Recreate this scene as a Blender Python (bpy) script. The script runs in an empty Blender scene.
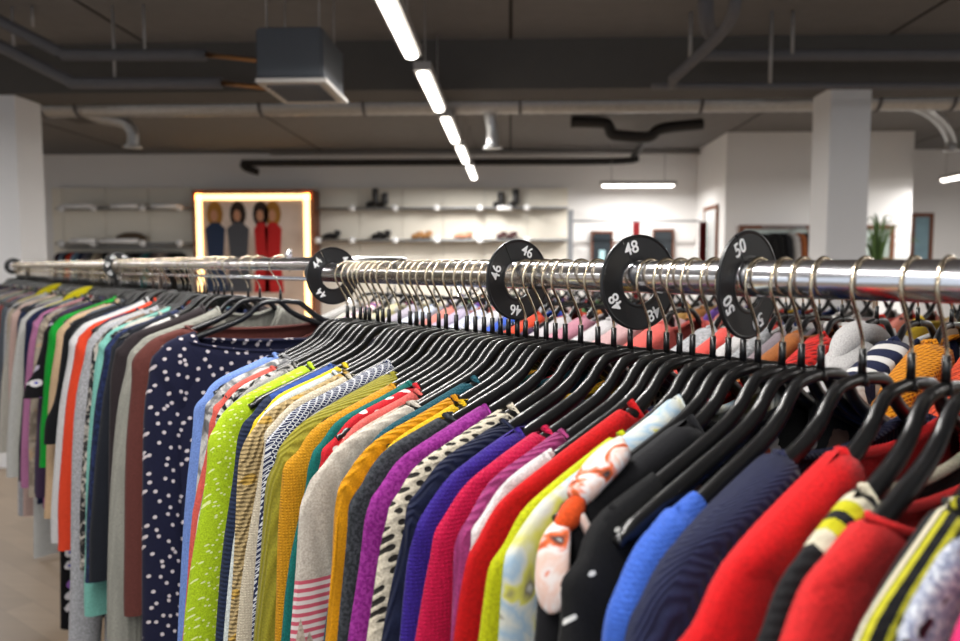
import bpy, bmesh, math, random
import numpy as np
from mathutils import Vector, Matrix

# ------------------------------------------------------------------ camera, world, light, exposure
SC = bpy.context.scene
COL = SC.collection
HC = 1.52                 # camera height
F = 750.0                 # focal length in pixels at 960 wide
YAW = math.atan(30 / 750.0)
PITCH = math.atan(54.5 / 750.0)
SC.view_settings.view_transform = 'Standard'
SC.view_settings.look = 'None'
SC.view_settings.gamma = 1.0
SC.view_settings.use_curve_mapping = False
SC.view_settings.exposure = 0.0
cam_d = bpy.data.cameras.new('camera')
cam = bpy.data.objects.new('camera', cam_d)
COL.objects.link(cam)
cam_d.sensor_width = 36.0
cam_d.lens = F * 36.0 / 960.0
cam_d.clip_start = 0.02
cam.location = (0, 0, HC)
cam.rotation_euler = (math.pi / 2 - PITCH, 0, YAW)
cam_d.dof.use_dof = True
cam_d.dof.focus_distance = 0.84
cam_d.dof.aperture_fstop = 5.2
SC.camera = cam
world = bpy.data.worlds.new('world_fill')
SC.world = world
world.use_nodes = True
world.node_tree.nodes['Background'].inputs[0].default_value = (0.82, 0.9, 1.0, 1)
world.node_tree.nodes['Background'].inputs[1].default_value = 0.85   # daylight added as fill, entering where the front is left open behind the camera
LAMP_W = 34.0             # watts of one ceiling strip
CEIL = HC + 1.585
YB = 10.6                 # back wall

ca, sa = math.cos(YAW), math.sin(YAW)
def cw(X, Z):             # right / forward of the camera -> world xy
    return Vector((X * ca - Z * sa, X * sa + Z * ca, 0))
def ray(u, v):
    x, y = (u - 480) / F, -(v - 320.5) / F
    up = y * math.cos(PITCH) - math.sin(PITCH)
    fw = math.cos(PITCH) + y * math.sin(PITCH)
    d = cw(x, fw); d.z = up
    return d
def at_y(u, v, Y):
    d = ray(u, v); k = Y / d.y
    return Vector((d.x * k, Y, HC + d.z * k))
def at_z(u, v, z):
    d = ray(u, v); k = (z - HC) / d.z
    return Vector((d.x * k, d.y * k, z))

# ------------------------------------------------------------------ materials
def lin(c):
    c = c.lstrip('#'); o = []
    for i in (0, 2, 4):
        v = int(c[i:i + 2], 16) / 255
        o.append(v / 12.92 if v <= .04045 else ((v + .055) / 1.055) ** 2.4)
    return (*o, 1)
class NT:
    def __init__(s, name):
        s.m = bpy.data.materials.new(name); s.m.use_nodes = True
        s.t = s.m.node_tree; s.b = s.t.nodes['Principled BSDF']
    def n(s, typ, **k):
        nd = s.t.nodes.new(typ)
        for a, v in k.items(): setattr(nd, a, v)
        return nd
    def l(s, a, b): s.t.links.new(a, b)
    def co(s):
        if not hasattr(s, '_c'): s._c = s.n('ShaderNodeTexCoord').outputs['Object']
        return s._c
    def noise(s, scale, detail=3, dist=0.0, co=None):
        x = s.n('ShaderNodeTexNoise'); x.inputs['Scale'].default_value = scale
        x.inputs['Detail'].default_value = detail; x.inputs['Distortion'].default_value = dist
        s.l(co or s.co(), x.inputs['Vector']); return x.outputs['Fac']
    def uv(s):
        if not hasattr(s, '_uv'):
            sp = s.n('ShaderNodeSeparateXYZ'); s.l(s.co(), sp.inputs[0])
            cb = s.n('ShaderNodeCombineXYZ')
            s.l(s.math('ADD', sp.outputs[0], s.math('MULTIPLY', sp.outputs[1], .8)), cb.inputs[0])
            s.l(s.math('SUBTRACT', sp.outputs[2], s.math('MULTIPLY', sp.outputs[1], .8)), cb.inputs[1])
            s._uv = cb.outputs[0]
        return s._uv
    def voro(s, scale, rnd=1.0, out='Distance', co=None, feature='F1'):
        x = s.n('ShaderNodeTexVoronoi', feature=feature, voronoi_dimensions='2D'); co = s.uv(); x.inputs['Scale'].default_value = scale
        x.inputs['Randomness'].default_value = rnd
        s.l(co or s.co(), x.inputs['Vector']); return x.outputs[out]
    def wave(s, scale, axis='X', dist=0.0, profile='SIN', co=None):
        x = s.n('ShaderNodeTexWave', bands_direction=axis, wave_profile=profile)
        x.inputs['Scale'].default_value = scale; x.inputs['Distortion'].default_value = dist
        s.l(co or s.co(), x.inputs['Vector']); return x.outputs['Fac']
    def mp(s, loc=(0, 0, 0), rot=(0, 0, 0), sc=(1, 1, 1)):
        x = s.n('ShaderNodeMapping'); x.inputs[1].default_value = loc; x.inputs[2].default_value = rot
        x.inputs[3].default_value = sc; s.l(s.co(), x.inputs[0]); return x.outputs[0]
    def math(s, op, a, b=None, c=None):
        x = s.n('ShaderNodeMath', operation=op)
        for i, v in enumerate((a, b, c)):
            if v is None: continue
            if isinstance(v, (int, float)): x.inputs[i].default_value = v
            else: s.l(v, x.inputs[i])
        return x.outputs[0]
    def ramp(s, fac, stops, const=False):
        x = s.n('ShaderNodeValToRGB'); r = x.color_ramp
        if const: r.interpolation = 'CONSTANT'
        while len(r.elements) < len(stops): r.elements.new(0.5)
        for e, (p, c) in zip(r.elements, stops):
            e.position = p; e.color = c if not isinstance(c, str) else lin(c)
        s.l(fac, x.inputs[0]); return x.outputs[0]
    def mix(s, fac, a, b, mode='MIX'):
        x = s.n('ShaderNodeMix', data_type='RGBA', blend_type=mode)
        for i, v in ((0, fac), (6, a), (7, b)):
            if isinstance(v, (int, float)): x.inputs[i].default_value = v
            elif isinstance(v, str): x.inputs[i].default_value = lin(v)
            elif isinstance(v, tuple): x.inputs[i].default_value = v
            else: s.l(v, x.inputs[i])
        return x.outputs[2]
    def bump(s, h, strength=.3, d=.002):
        x = s.n('ShaderNodeBump'); x.inputs['Strength'].default_value = strength
        x.inputs['Distance'].default_value = d; s.l(h, x.inputs['Height'])
        s.l(x.outputs[0], s.b.inputs['Normal'])
def plain(name, col, rough=.6, metal=0.0, noise=0.0, nscale=30, spec=.5):
    t = NT(name)
    t.b.inputs['Roughness'].default_value = rough; t.b.inputs['Metallic'].default_value = metal
    t.b.inputs['Specular IOR Level'].default_value = spec
    c = lin(col)
    dk = tuple(x * (1 - noise) for x in c[:3]) + (1,)
    t.l(t.mix(t.noise(nscale), dk, c), t.b.inputs['Base Color'])
    return t.m
def glow(name, col, s):
    t = NT(name); t.b.inputs['Base Color'].default_value = lin(col)
    t.b.inputs['Emission Color'].default_value = lin(col); t.b.inputs['Emission Strength'].default_value = s
    return t.m

_fab = {}
def dye(h, k=.62):
    v = [max(0, min(1, x * k)) for x in lin(h)[:3]]
    m_ = max(v); v = [x if x > m_ * .55 else x * .9 for x in v]
    return '#' + ''.join('%02x' % round(255 * (12.92 * x if x < .0031308 else 1.055 * x ** (1 / 2.4) - .055)) for x in v)
def fab(kind, a, b='#ffffff', c='#000000', **o):
    key = (kind, a, b, c, repr(sorted(o.items())))
    if key in _fab: return _fab[key]
    t = NT('fabric_' + kind)
    t.b.inputs['Roughness'].default_value = o.get('rough', .82)
    t.b.inputs['Specular IOR Level'].default_value = .15
    t.b.inputs['Sheen Weight'].default_value = .04
    t.b.inputs['Sheen Roughness'].default_value = .5
    a = dye(a); b = dye(b); c = dye(c); o = {k: (dye(v) if isinstance(v, str) and v.startswith('#') else v) for k, v in o.items()}
    if 'bands' in o: o['bands'] = [(x0, x1, dye(cc)) for x0, x1, cc in o['bands']]
    A = lin(a)
    heather = t.ramp(t.noise(560, 4), [(.3, (0, 0, 0, 1)), (.7, (1, 1, 1, 1))])
    base = t.mix(heather, tuple(x * .66 for x in A[:3]) + (1,), tuple(min(1, x * 1.28) for x in A[:3]) + (1,))
    big = t.noise(14, 2)
    base = t.mix(t.math('MULTIPLY', big, .3), base, tuple(x * .72 for x in A[:3]) + (1,))
    fine = t.noise(420, 3)
    if kind == 'plain':
        t.bump(t.math('ADD', t.math('MULTIPLY', t.noise(60, 3), .6), t.math('MULTIPLY', fine, .6)), .6, .002)
    elif kind == 'knit':
        w1 = t.wave(110, 'X', 1.5); w2 = t.wave(110, 'Z', 2.0)
        h = t.math('MULTIPLY', w1, w2)
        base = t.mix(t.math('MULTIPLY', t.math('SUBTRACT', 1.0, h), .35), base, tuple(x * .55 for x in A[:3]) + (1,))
        t.bump(t.math('ADD', h, t.math('MULTIPLY', fine, .7)), .5, .0012)
    elif kind == 'heather':
        base = t.mix(t.ramp(t.noise(o.get('s', 260), 4), [(.42, (0, 0, 0, 1)), (.62, (1, 1, 1, 1))]), base, b)
        t.bump(fine, .5, .0012)
    elif kind == 'rib':
        sp = t.n('ShaderNodeSeparateXYZ'); t.l(t.co(), sp.inputs[0])
        cb = t.n('ShaderNodeCombineXYZ')
        t.l(t.math('ADD', sp.outputs[1], t.math('MULTIPLY', sp.outputs[0], .35)), cb.inputs[0])
        t.l(t.math('MULTIPLY', sp.outputs[2], .1), cb.inputs[1])
        h = t.wave(o.get('s', 60) * 1.45, 'X', .4, co=cb.outputs[0])
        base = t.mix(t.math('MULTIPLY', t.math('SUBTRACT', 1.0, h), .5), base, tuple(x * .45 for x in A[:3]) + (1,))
        t.bump(t.math('ADD', h, t.math('MULTIPLY', fine, .25)), .7, .002)
    elif kind == 'dots':
        d = t.voro(o.get('s', 38), o.get('rnd', .75))
        m = t.math('LESS_THAN', d, o.get('r', .2))
        base = t.mix(m, base, b); t.bump(fine, .3, .001)
    elif kind == 'flecks':
        d = t.voro(o.get('s', 130), 1.0); m = t.math('LESS_THAN', d, .16)
        base = t.mix(m, base, b)
        t.bump(t.math('ADD', t.noise(50, 3), t.math('MULTIPLY', fine, .4)), .4, .0015)
    elif kind == 'marble':
        f = t.noise(o.get('s', 22), 5, 1.2)
        base = t.mix(t.ramp(f, [(.47, (0, 0, 0, 1)), (.6, (1, 1, 1, 1))]), base, b)
        f2 = t.noise(o.get('s', 22) * .8, 4, .5, co=t.mp(loc=(3, 1, 2)))
        base = t.mix(t.ramp(f2, [(.58, (0, 0, 0, 1)), (.66, (.8, .8, .8, 1))]), base, c)
        t.bump(fine, .3, .001)
    elif kind == 'geo':
        d = t.voro(o.get('s', 95), .0, co=t.mp(rot=(.4, .5, .3)))
        m = t.math('MULTIPLY', t.math('GREATER_THAN', d, .30), t.math('LESS_THAN', d, .46))
        base = t.mix(m, base, b); t.bump(fine, .2, .001)
    elif kind == 'crochet':
        d = t.voro(o.get('s', 75), o.get('rnd', .15), co=t.mp(rot=(.1, .6, .1)))
        m = t.math('LESS_THAN', d, o.get('r', .3))
        if 'z0' in o:
            sp = t.n('ShaderNodeSeparateXYZ'); t.l(t.co(), sp.inputs[0])
            m = t.math('MULTIPLY', m, t.math('GREATER_THAN', sp.outputs['Z'], o['z0']))
        base = t.mix(m, base, b)
        t.bump(t.math('ADD', d, t.math('MULTIPLY', fine, .5)), .8, .003)
    elif kind == 'cable':
        co = t.mp(rot=(0, math.radians(25), 0))
        h = t.wave(40, 'X', 5.0, co=co); h2 = t.wave(70, 'Z', 3.0)
        hh = t.math('ADD', h, t.math('MULTIPLY', h2, .5))
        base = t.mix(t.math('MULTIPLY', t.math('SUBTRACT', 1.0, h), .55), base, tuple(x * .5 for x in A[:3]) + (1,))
        d = t.voro(24, .6); base = t.mix(t.math('LESS_THAN', d, .15), base, b)
        t.bump(hh, .8, .003)
    elif kind == 'split':
        sp = t.n('ShaderNodeSeparateXYZ'); t.l(t.co(), sp.inputs[0])
        m = t.math('LESS_THAN', sp.outputs['Z'], o.get('z0', -.3))
        low = t.mix(t.math('GREATER_THAN', t.wave(o.get('s', 55), 'Z', .2), .5), b, c)
        cb = t.n('ShaderNodeCombineXYZ'); t.l(t.math('ADD', sp.outputs[1], t.math('MULTIPLY', sp.outputs[0], .35)), cb.inputs[0])
        h = t.wave(62, 'X', .3, co=cb.outputs[0])
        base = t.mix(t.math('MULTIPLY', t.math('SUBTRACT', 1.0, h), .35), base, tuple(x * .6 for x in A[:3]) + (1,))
        base = t.mix(m, base, low); t.bump(h, .5, .0015)
    elif kind == 'floral':
        d = t.voro(o.get('s', 26), 1.0); cc = t.voro(o.get('s', 26), 1.0, 'Color')
        sp = t.n('ShaderNodeSeparateColor'); t.l(cc, sp.inputs[0])
        wob = t.math('ADD', d, t.math('MULTIPLY', t.noise(90, 2), .25))
        petal = t.math('MULTIPLY', t.math('LESS_THAN', wob, .42), t.math('GREATER_THAN', sp.outputs[0], .35))
        pc = t.ramp(sp.outputs[1], [(0, b), (.4, c), (.75, o.get('d', '#e8e0d8'))], True)
        base = t.mix(petal, base, pc)
        eye = t.math('MULTIPLY', t.math('LESS_THAN', d, .1), petal)
        base = t.mix(eye, base, o.get('e', '#f0c030')); t.bump(fine, .25, .001)
    elif kind == 'patch':
        cc = t.voro(o.get('s', 20), 1.0, 'Color', co=None)
        sp = t.n('ShaderNodeSeparateColor'); t.l(cc, sp.inputs[0])
        base = t.ramp(t.math('FRACT', t.math('ADD', t.math('MULTIPLY', t.noise(o.get('s', 20), 3, 1.0), 2.4), t.math('MULTIPLY', sp.outputs[0], .25))),
                      [(0, a), (.3, b), (.5, a), (.62, c), (.8, o.get('d', a)), (.9, a)])
        t.bump(fine, .25, .001)
    elif kind == 'stripes':
        co = t.mp(rot=(0, math.radians(o.get('ang', 0)), 0), loc=(o.get('ph', 0),) * 3)
        w = t.wave(o.get('s', 14), o.get('axis', 'X'), .1, 'SAW' if 1 else 'SIN', co=co) if False else t.wave(o.get('s', 14), o.get('axis', 'X'), .15, co=co)
        base = t.ramp(w, [(0, a), (o.get('t1', .5), b), (o.get('t2', .75), c)], True)
        t.bump(t.math('ADD', t.wave(120, 'X', 1), fine), .35, .001)
    elif kind == 'slope':      # stripes that follow the shoulder line
        sp = t.n('ShaderNodeSeparateXYZ'); t.l(t.co(), sp.inputs[0])
        X = sp.outputs['Y']
        for x0, x1, cc in o['bands']:
            m = t.math('MULTIPLY', t.math('GREATER_THAN', X, x0), t.math('LESS_THAN', X, x1))
            base = t.mix(m, base, cc)
        t.bump(t.math('ADD', t.wave(60, 'Z', 1), fine), .4, .0012)
    elif kind == 'bands':      # coloured bands at given distances along the shoulder
        sp = t.n('ShaderNodeSeparateXYZ'); t.l(t.co(), sp.inputs[0])
        X = t.math('ABSOLUTE', sp.outputs['X'])
        for x0, x1, cc in o['bands']:
            m = t.math('MULTIPLY', t.math('GREATER_THAN', X, x0), t.math('LESS_THAN', X, x1))
            base = t.mix(m, base, cc)
        t.bump(t.math('ADD', t.wave(60, 'Z', 1), fine), .5, .0015)
    t.l(base, t.b.inputs['Base Color'])
    _fab[key] = t.m
    return t.m

M = dict(
    wall=plain('wall_paint', '#f0eeec', .9, noise=.04, nscale=3),
    column=plain('column_paint', '#dededf', .9, noise=.05, nscale=4),
    ceiling=plain('ceiling_concrete', '#7a7878', .95, noise=.2, nscale=9),
    beam=plain('beam_paint', '#55524f', .9, noise=.15, nscale=8),
    groove=plain('joint_dark', '#2a2725', .9),
    panel=plain('wall_panel', '#f3ecde', .7, noise=.04, nscale=5),
    chrome=plain('chrome', '#eeeef2', .2, 1.0),
    steel=plain('steel_wire', '#cdbfa6', .22, 1.0),
    duct=plain('galvanised', '#c2c2c2', .38, .75, noise=.35, nscale=40),
    pipe=plain('pipe_insulation', '#646366', .75, noise=.2, nscale=25),
    drain=plain('drain_pipe', '#1d1a19', .6),
    rod=plain('rod', '#9a9794', .5, .2),
    blackp=plain('black_plastic', '#111112', .28, noise=.2, nscale=60),
    disc=plain('divider_plastic', '#141517', .42),
    print=plain('white_print', '#f2f2f2', .6),
    wood=plain('wood_frame', '#7a4526', .5, noise=.35, nscale=12),
    glass=plain('dark_glass', '#2c3236', .15),
    red=plain('curtain_red', '#7c0c12', .85, noise=.25, nscale=30),
    grey=plain('post_grey', '#8e9094', .5, .3),
    shelf=plain('shelf_glass', '#777469', .3, .3),
    heater=plain('heater_shell', '#52565c', .5, .3, noise=.1),
    heaterlight=plain('heater_lip', '#b9b4ae', .5),
    leaf=plain('leaf', '#4c6a2e', .6, noise=.4, nscale=30),
    pot=plain('pot', '#6b5a4a', .7),
    skin=plain('print_skin', '#c89070', .8), hair=plain('print_hair', '#2c1c14', .8),
    blond=plain('print_blond', '#a9762e', .8), pblue=plain('print_blue', '#22324f', .8),
    pgrey=plain('print_grey', '#4b4c52', .8), pred=plain('print_red', '#c01818', .8),
    clothw=plain('white_hanger_plastic', '#c9c9c6', .3),
)
M['led'] = glow('led_diffuser', '#fff8ee', 9.0)
M['ledwarm'] = glow('mirror_led', '#ffd490', 3.2)
def mirror_mat():
    t = NT('backlit_print'); t.b.inputs['Roughness'].default_value = .25
    c = t.ramp(t.noise(1.4, 2), [(.35, '#b39680'), (.6, '#d8bda8')])
    t.l(c, t.b.inputs['Base Color']); return t.m
M['poster'] = mirror_mat()
def floor_mat():
    t = NT('floor_planks'); t.b.inputs['Roughness'].default_value = .42
    co = t.mp(rot=(0, 0, .6))
    br = t.n('ShaderNodeTexBrick'); t.l(co, br.inputs['Vector'])
    br.inputs['Scale'].default_value = 1.0; br.inputs['Brick Width'].default_value = 1.2; br.inputs['Row Height'].default_value = .12
    br.inputs['Mortar Size'].default_value = .0015
    br.inputs['Color1'].default_value = lin('#85735f'); br.inputs['Color2'].default_value = lin('#766552'); br.inputs['Mortar'].default_value = lin('#655746')
    g = t.noise(1.0, 5, .4, co=t.mp(rot=(0, 0, .6), sc=(2, 30, 2)))
    t.l(t.mix(t.math('MULTIPLY', g, .5), br.outputs[0], '#54473a'), t.b.inputs['Base Color'])
    return t.m
M['floor'] = floor_mat()

# ------------------------------------------------------------------ mesh helpers
def obj_from(name, V, Fc, mat, parent=None, smooth=True):
    me = bpy.data.meshes.new(name)
    me.from_pydata([tuple(v) for v in V], [], Fc)
    if smooth: me.polygons.foreach_set('use_smooth', [True] * len(me.polygons))
    me.materials.append(mat); me.update()
    o = bpy.data.objects.new(name, me); COL.objects.link(o)
    if parent: o.parent = parent
    return o
class MB:
    def __init__(s): s.V = []; s.F = []
    def box(s, x0, x1, y0, y1, z0, z1):
        b = len(s.V)
        for z in (z0, z1):
            for x, y in ((x0, y0), (x1, y0), (x1, y1), (x0, y1)): s.V.append((x, y, z))
        for f in ((0, 3, 2, 1), (4, 5, 6, 7), (0, 1, 5, 4), (1, 2, 6, 5), (2, 3, 7, 6), (3, 0, 4, 7)):
            s.F.append(tuple(b + i for i in f))
        return s
    def tube(s, pts, r, n=10, rz=None, cap=True, closed=False):
        """tube along pts; r number or list; rz: second radius (list/number) along the local up"""
        P = [Vector(p) for p in pts]; N = len(P); b = len(s.V)
        up = Vector((0, 0, 1)); prev = None
        for i in range(N):
            if closed: t = P[(i + 1) % N] - P[i - 1]
            else: t = P[min(i + 1, N - 1)] - P[max(i - 1, 0)]
            t.normalize()
            if prev is None:
                a = t.cross(up)
                if a.length < 1e-3: a = t.cross(Vector((0, 1, 0)))
                a.normalize()
            else:
                a = prev - t * prev.dot(t)
                a.normalize()
            prev = a
            c = a.cross(t)
            ra = r[i] if isinstance(r, (list, tuple)) else r
            rb = ra if rz is None else (rz[i] if isinstance(rz, (list, tuple)) else rz)
            for k in range(n):
                an = 2 * math.pi * k / n
                s.V.append(tuple(P[i] + a * (ra * math.cos(an)) + c * (rb * math.sin(an))))
        M_ = N if closed else N - 1
        for i in range(M_):
            for k in range(n):
                i2 = (i + 1) % N
                s.F.append((b + i * n + k, b + i2 * n + k, b + i2 * n + (k + 1) % n, b + i * n + (k + 1) % n))
        if cap and not closed:
            s.F.append(tuple(b + k for k in range(n))); s.F.append(tuple(b + (N - 1) * n + k for k in reversed(range(n))))
        return s
    def build(s, name, mat, parent=None, smooth=True):
        return obj_from(name, s.V, s.F, mat, parent, smooth)
def empty(name, loc=(0, 0, 0), rz=0.0):
    o = bpy.data.objects.new(name, None); COL.objects.link(o)
    o.location = loc; o.rotation_euler = (0, 0, rz); o.empty_display_size = .05
    return o
def tag(o, label, cat, group=None):
    o['label'] = label; o['category'] = cat
    if group: o['group'] = group
    return o
def struct(o): o['kind'] = 'structure'; return o
def kids(o): return [c for c in list(COL.objects) if c.parent == o]
def bez(pts, n=6):
    """catmull-rom through pts"""
    P = [Vector(p) for p in pts]; out = []
    for i in range(len(P) - 1):
        p0 = P[max(i - 1, 0)]; p1 = P[i]; p2 = P[i + 1]; p3 = P[min(i + 2, len(P) - 1)]
        for k in range(n):
            t = k / n
            out.append(.5 * ((2 * p1) + (-p0 + p2) * t + (2 * p0 - 5 * p1 + 4 * p2 - p3) * t * t + (-p0 + 3 * p1 - 3 * p2 + p3) * t ** 3))
    out.append(P[-1]); return out

# ------------------------------------------------------------------ the room
X0, X1 = -9.0, 9.0
YF = -4.0
struct(MB().box(X0, X1, YF, YB + 3, -.1, 0).build('floor', M['floor'], smooth=False))
struct(MB().box(X0, X1, YF, YB + 3, CEIL, CEIL + .1).build('ceiling', M['ceiling'], smooth=False))
struct(MB().box(X0, X1, YB, YB + .12, 0, CEIL).build('wall_back', M['wall'], smooth=False))
struct(MB().box(X0 - .1, X0, YF, YB + 3, 0, CEIL).build('wall_left', M['wall'], smooth=False))
struct(MB().box(X1, X1 + .1, YF, YB + 3, 0, CEIL).build('wall_right', M['wall'], smooth=False))
# concrete joints in the ceiling
for i, x in enumerate((-5.2, -2.6, 0.0, 2.6, 5.2)):
    struct(MB().box(x - .012, x + .012, YF, YB, CEIL - .003, CEIL).build('trim_%d' % (i + 1), M['groove'], smooth=False))
# the deep beam across the room
BB = HC + 1.24
struct(MB().box(X0, X1, 5.38, 5.76, BB, CEIL).build('ceiling_beam', M['beam'], smooth=False))
# the projecting block on the right
p = at_y(727, 133, 9.16); q_ = at_y(915, 133, 9.16)
struct(MB().box(p.x, q_.x, 9.16, YB, 0, CEIL).build('wall_block', M['wall'], smooth=False))
BLX0, BLX1 = p.x, q_.x
# two square columns
cr = at_y(826, 250, 5.42); cr2 = at_y(866, 250, 5.42)
def column(x0, x1, label):
    o = MB().box(x0, x1, 5.42, 5.73, 0, BB).build('square_column', M['column'], smooth=False)
    return struct(o)
column(cr.x, cr2.x, '')
cl = at_y(21, 250, 5.42)
column(cl.x - .31, cl.x, '')

# ------------------------------------------------------------------ ceiling strip lights
def strip(x, y0, y1, z, label, group=None, light=True, along='y', w=.05, power=1.0):
    if along == 'y': L = y1 - y0; t = empty('strip_light', (x, (y0 + y1) / 2, z))
    else: L = y1 - y0; t = empty('strip_light', ((y0 + y1) / 2, x, z), math.pi / 2)
    tag(t, label, 'light', group)
    MB().box(-w * .7, w * .7, -L / 2, L / 2, .012, .06).build('housing', M['rod'], t, False)
    h = L / 2 - .03
    pts = [(0, -h, .01), (0, -h + .02, .0), (0, h - .02, .0), (0, h, .01)]
    MB().tube(pts, [w * .3, w / 2, w / 2, w * .3], 12, [.01, .018, .018, .01]).build('diffuser', M['led'], t)
    for s in (-1, 1):
        MB().tube([(0, s * L * .35, .05), (0, s * L * .35, CEIL - z - .002)], .004, 6).build('suspension_wire', M['rod'], t)
    if light:
        ld = bpy.data.lights.new('strip_lamp', 'AREA'); ld.shape = 'RECTANGLE'; ld.size = w; ld.size_y = L * .95
        ld.energy = LAMP_W * power * L / 1.25; ld.color = (1, .975, .945)
        lo = bpy.data.objects.new('lamp', ld); COL.objects.link(lo); lo.parent = t; lo.location = (0, 0, -.035)
    return t
ZL = HC + 1.1
segs = [(2.75, 4.06), (4.34, 5.42), (5.68, 6.78), (7.04, 8.1), (8.42, 9.6)]
nm = ['nearest strip light of the row running to the back wall', 'second strip light of the row, level with the beam', 'third strip light of the row, behind the beam',
      'fourth strip light of the row to the back wall', 'last strip light of the row, by the wall shelves']
for (a, b), l in zip(segs, nm): strip(-.56 + .0115 * (a + b) / 2, a, b, ZL, l, w=.07, power=(2.6 if a > 8 else 1.0))
for x in (-.49,):
    for i, (y, w_) in enumerate(((-2.9, 'rearmost'), (-1.4, 'second'), (.0, 'third'), (1.35, 'foremost'))):
        strip(x, y, y + 1.25, ZL, w_ + ' white strip light of the middle row, above and behind the viewer', 'strip lights above the viewer')
strip(4.9, 5.1, 6.35, ZL, 'added unseen fill strip of the right outer row, nearest the wall block', 'added outer fill strips', power=1.8)  # these outer strips are added out of frame to brighten the back walls
strip(4.9, 6.6, 7.85, ZL, 'added unseen fill strip at the end of the right outer row', 'added outer fill strips', power=1.8)
strip(-5.0, 5.2, 6.45, ZL, 'added unseen fill strip at the end of the left outer row', 'added outer fill strips', power=2.4)
for x in (-5.0, 4.9):  # unseen outer rows, added to light the racks from both sides
    for y, w_ in ((-2.9, 'rearmost'), (-.9, 'second'), (1.1, 'third'), (3.1, 'fourth')):
        strip(x, y, y + 1.25, ZL, '%s added unseen fill strip of the %s outer row, beside the racks' % (w_, 'left' if x < 0 else 'right'), 'added outer fill strips')
# pendant tubes in front of the fitting rooms
a = at_y(600, 186, 9.9); b = at_y(676, 186, 9.9)
strip(9.9, a.x, b.x, a.z, 'white pendant tube hanging before the fitting rooms', along='x', w=.06, power=1.1)
a = at_z(941, 181, HC + .98)
strip(a.x, a.y - .6, a.y, a.z, 'white pendant tube cut by the right edge of the photo', along='y', w=.06)
a = at_y(300, 150, 8.7)

# ------------------------------------------------------------------ ducts, pipes, heater
def pline(name, pts, r, mat, label, cat, smooth_n=0, n=12, parts=None):
    P = bez(pts, smooth_n) if smooth_n else pts
    return tag(MB().tube(P, r, n).build(name, mat), label, cat)
YD = 6.25
zd = at_y(480, 103.5, YD).z
duct = empty('ventilation_duct', (0, YD, zd)); tag(duct, 'long galvanised spiral duct running across the room behind the beam', 'duct')
m = MB(); N = 700
rs = [.084 + (.004 if (i % 4) < 1 else 0) for i in range(N)]
m.tube([(X0 + .01 + (X1 - X0 - .02) * i / (N - 1), 0, 0) for i in range(N)], rs, 14).build('pipe', M['duct'], duct)
for u in (45 / 1, 80, 262, 365, 520, 700, 876, 950):
    x = at_y(u, 106, YD).x
    MB().tube([(x - .012, 0, 0), (x + .012, 0, 0)], .096, 14).build('clamp', M['pipe'], duct)
    MB().tube([(x, 0, .07), (x, 0, CEIL - zd - .002)], .005, 6).build('hanger_rod', M['rod'], duct)
def branch(u, pts):
    MB().tube(bez(pts, 5), .05, 12).build('branch_pipe', M['duct'], duct)
    e = pts[-1]
    MB().tube([(e[0], e[1], e[2] + .01), (e[0], e[1], e[2] - .015)], [.055, .085], 14).build('air_outlet', M['duct'], duct)
x = at_y(82, 110, YD).x
branch(0, [(x, 0, -.03), (x + .1, .1, -.07), (x + .24, .2, -.09), (x + .31, .22, -.16), (x + .31, .22, -.29)])
x = at_y(490, 110, YD).x
branch(0, [(x, 0, -.03), (x, .03, -.1), (x + .02, .05, -.2), (x + .02, .05, -.34)])
x = at_y(905, 110, YD).x
branch(0, [(x, 0, -.02), (x + .3, .25, -.03), (x + .8, .9, -.03), (x + 1.1, 1.3, -.1), (x + 1.1, 1.3, -.2)])

YP = 10.2
def pp(u, v, Y=YP): return tuple(at_y(u, v, Y))
tag(MB().tube(bez([pp(242, 163), pp(300, 163), pp(480, 162), pp(622, 161), pp(634, 155), pp(642, 146, 9.6), pp(649, 138, 8.3)], 5), .045, 10).build('drain_pipe', M['drain']),
    'long black drain pipe along the top of the back wall', 'pipe')
tag(MB().tube(bez([pp(571, 122, 8.1), pp(603, 123, 8.1), pp(609, 127, 8.1), pp(612, 134, 8.1), pp(622, 136, 8.1), pp(648, 137, 8.1), pp(658, 130, 8.1), pp(672, 127, 8.1), pp(703, 124, 8.1)], 5), .06, 10).build('drain_pipe', M['drain']),
    'short crooked black pipe under the ceiling right of the duct outlet', 'pipe')
tag(MB().tube(bez([pp(243, 163), pp(246, 168), pp(258, 172)], 4), .05, 10).build('pipe_elbow', M['drain']), 'black pipe elbow at the left end of the drain pipe', 'pipe')
tag(MB().tube([pp(270, 153, 10.4), pp(700, 152, 10.4)], .03, 10).build('conduit', M['rod']), 'thin grey conduit above the black drain pipe', 'pipe')

# unit heater
hz = at_y(255, 27, 4.0); hb = at_y(323, 78, 4.0)
ht = empty('ceiling_heater', ((hz.x + hb.x) / 2, 4.0, hb.z)); tag(ht, 'grey box air heater hanging under the ceiling left of the strip lights', 'heater')
hw = (hb.x - hz.x) / 2; hh = hz.z - hb.z
bm = bmesh.new(); bmesh.ops.create_cube(bm, size=1)
for v in bm.verts: v.co = Vector((v.co.x * 2 * hw, v.co.y * .5 + .25, v.co.z * hh + hh / 2))
bmesh.ops.bevel(bm, geom=bm.edges[:], offset=.012, segments=2, affect='EDGES')
me = bpy.data.meshes.new('casing'); bm.to_mesh(me); me.materials.append(M['heater']); o = bpy.data.objects.new('casing', me); COL.objects.link(o); o.parent = ht
m = MB(); m.box(-hw - .0, hw + .02, -.01, .52, -.022, -.001); m.build('outlet_frame', M['heaterlight'], ht, False)
for k in range(6): MB().box(-hw + .04, hw - .03, .05 + k * .07, .075 + k * .07, -.032, -.018).build('louvre', M['heater'], ht, False)
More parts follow.
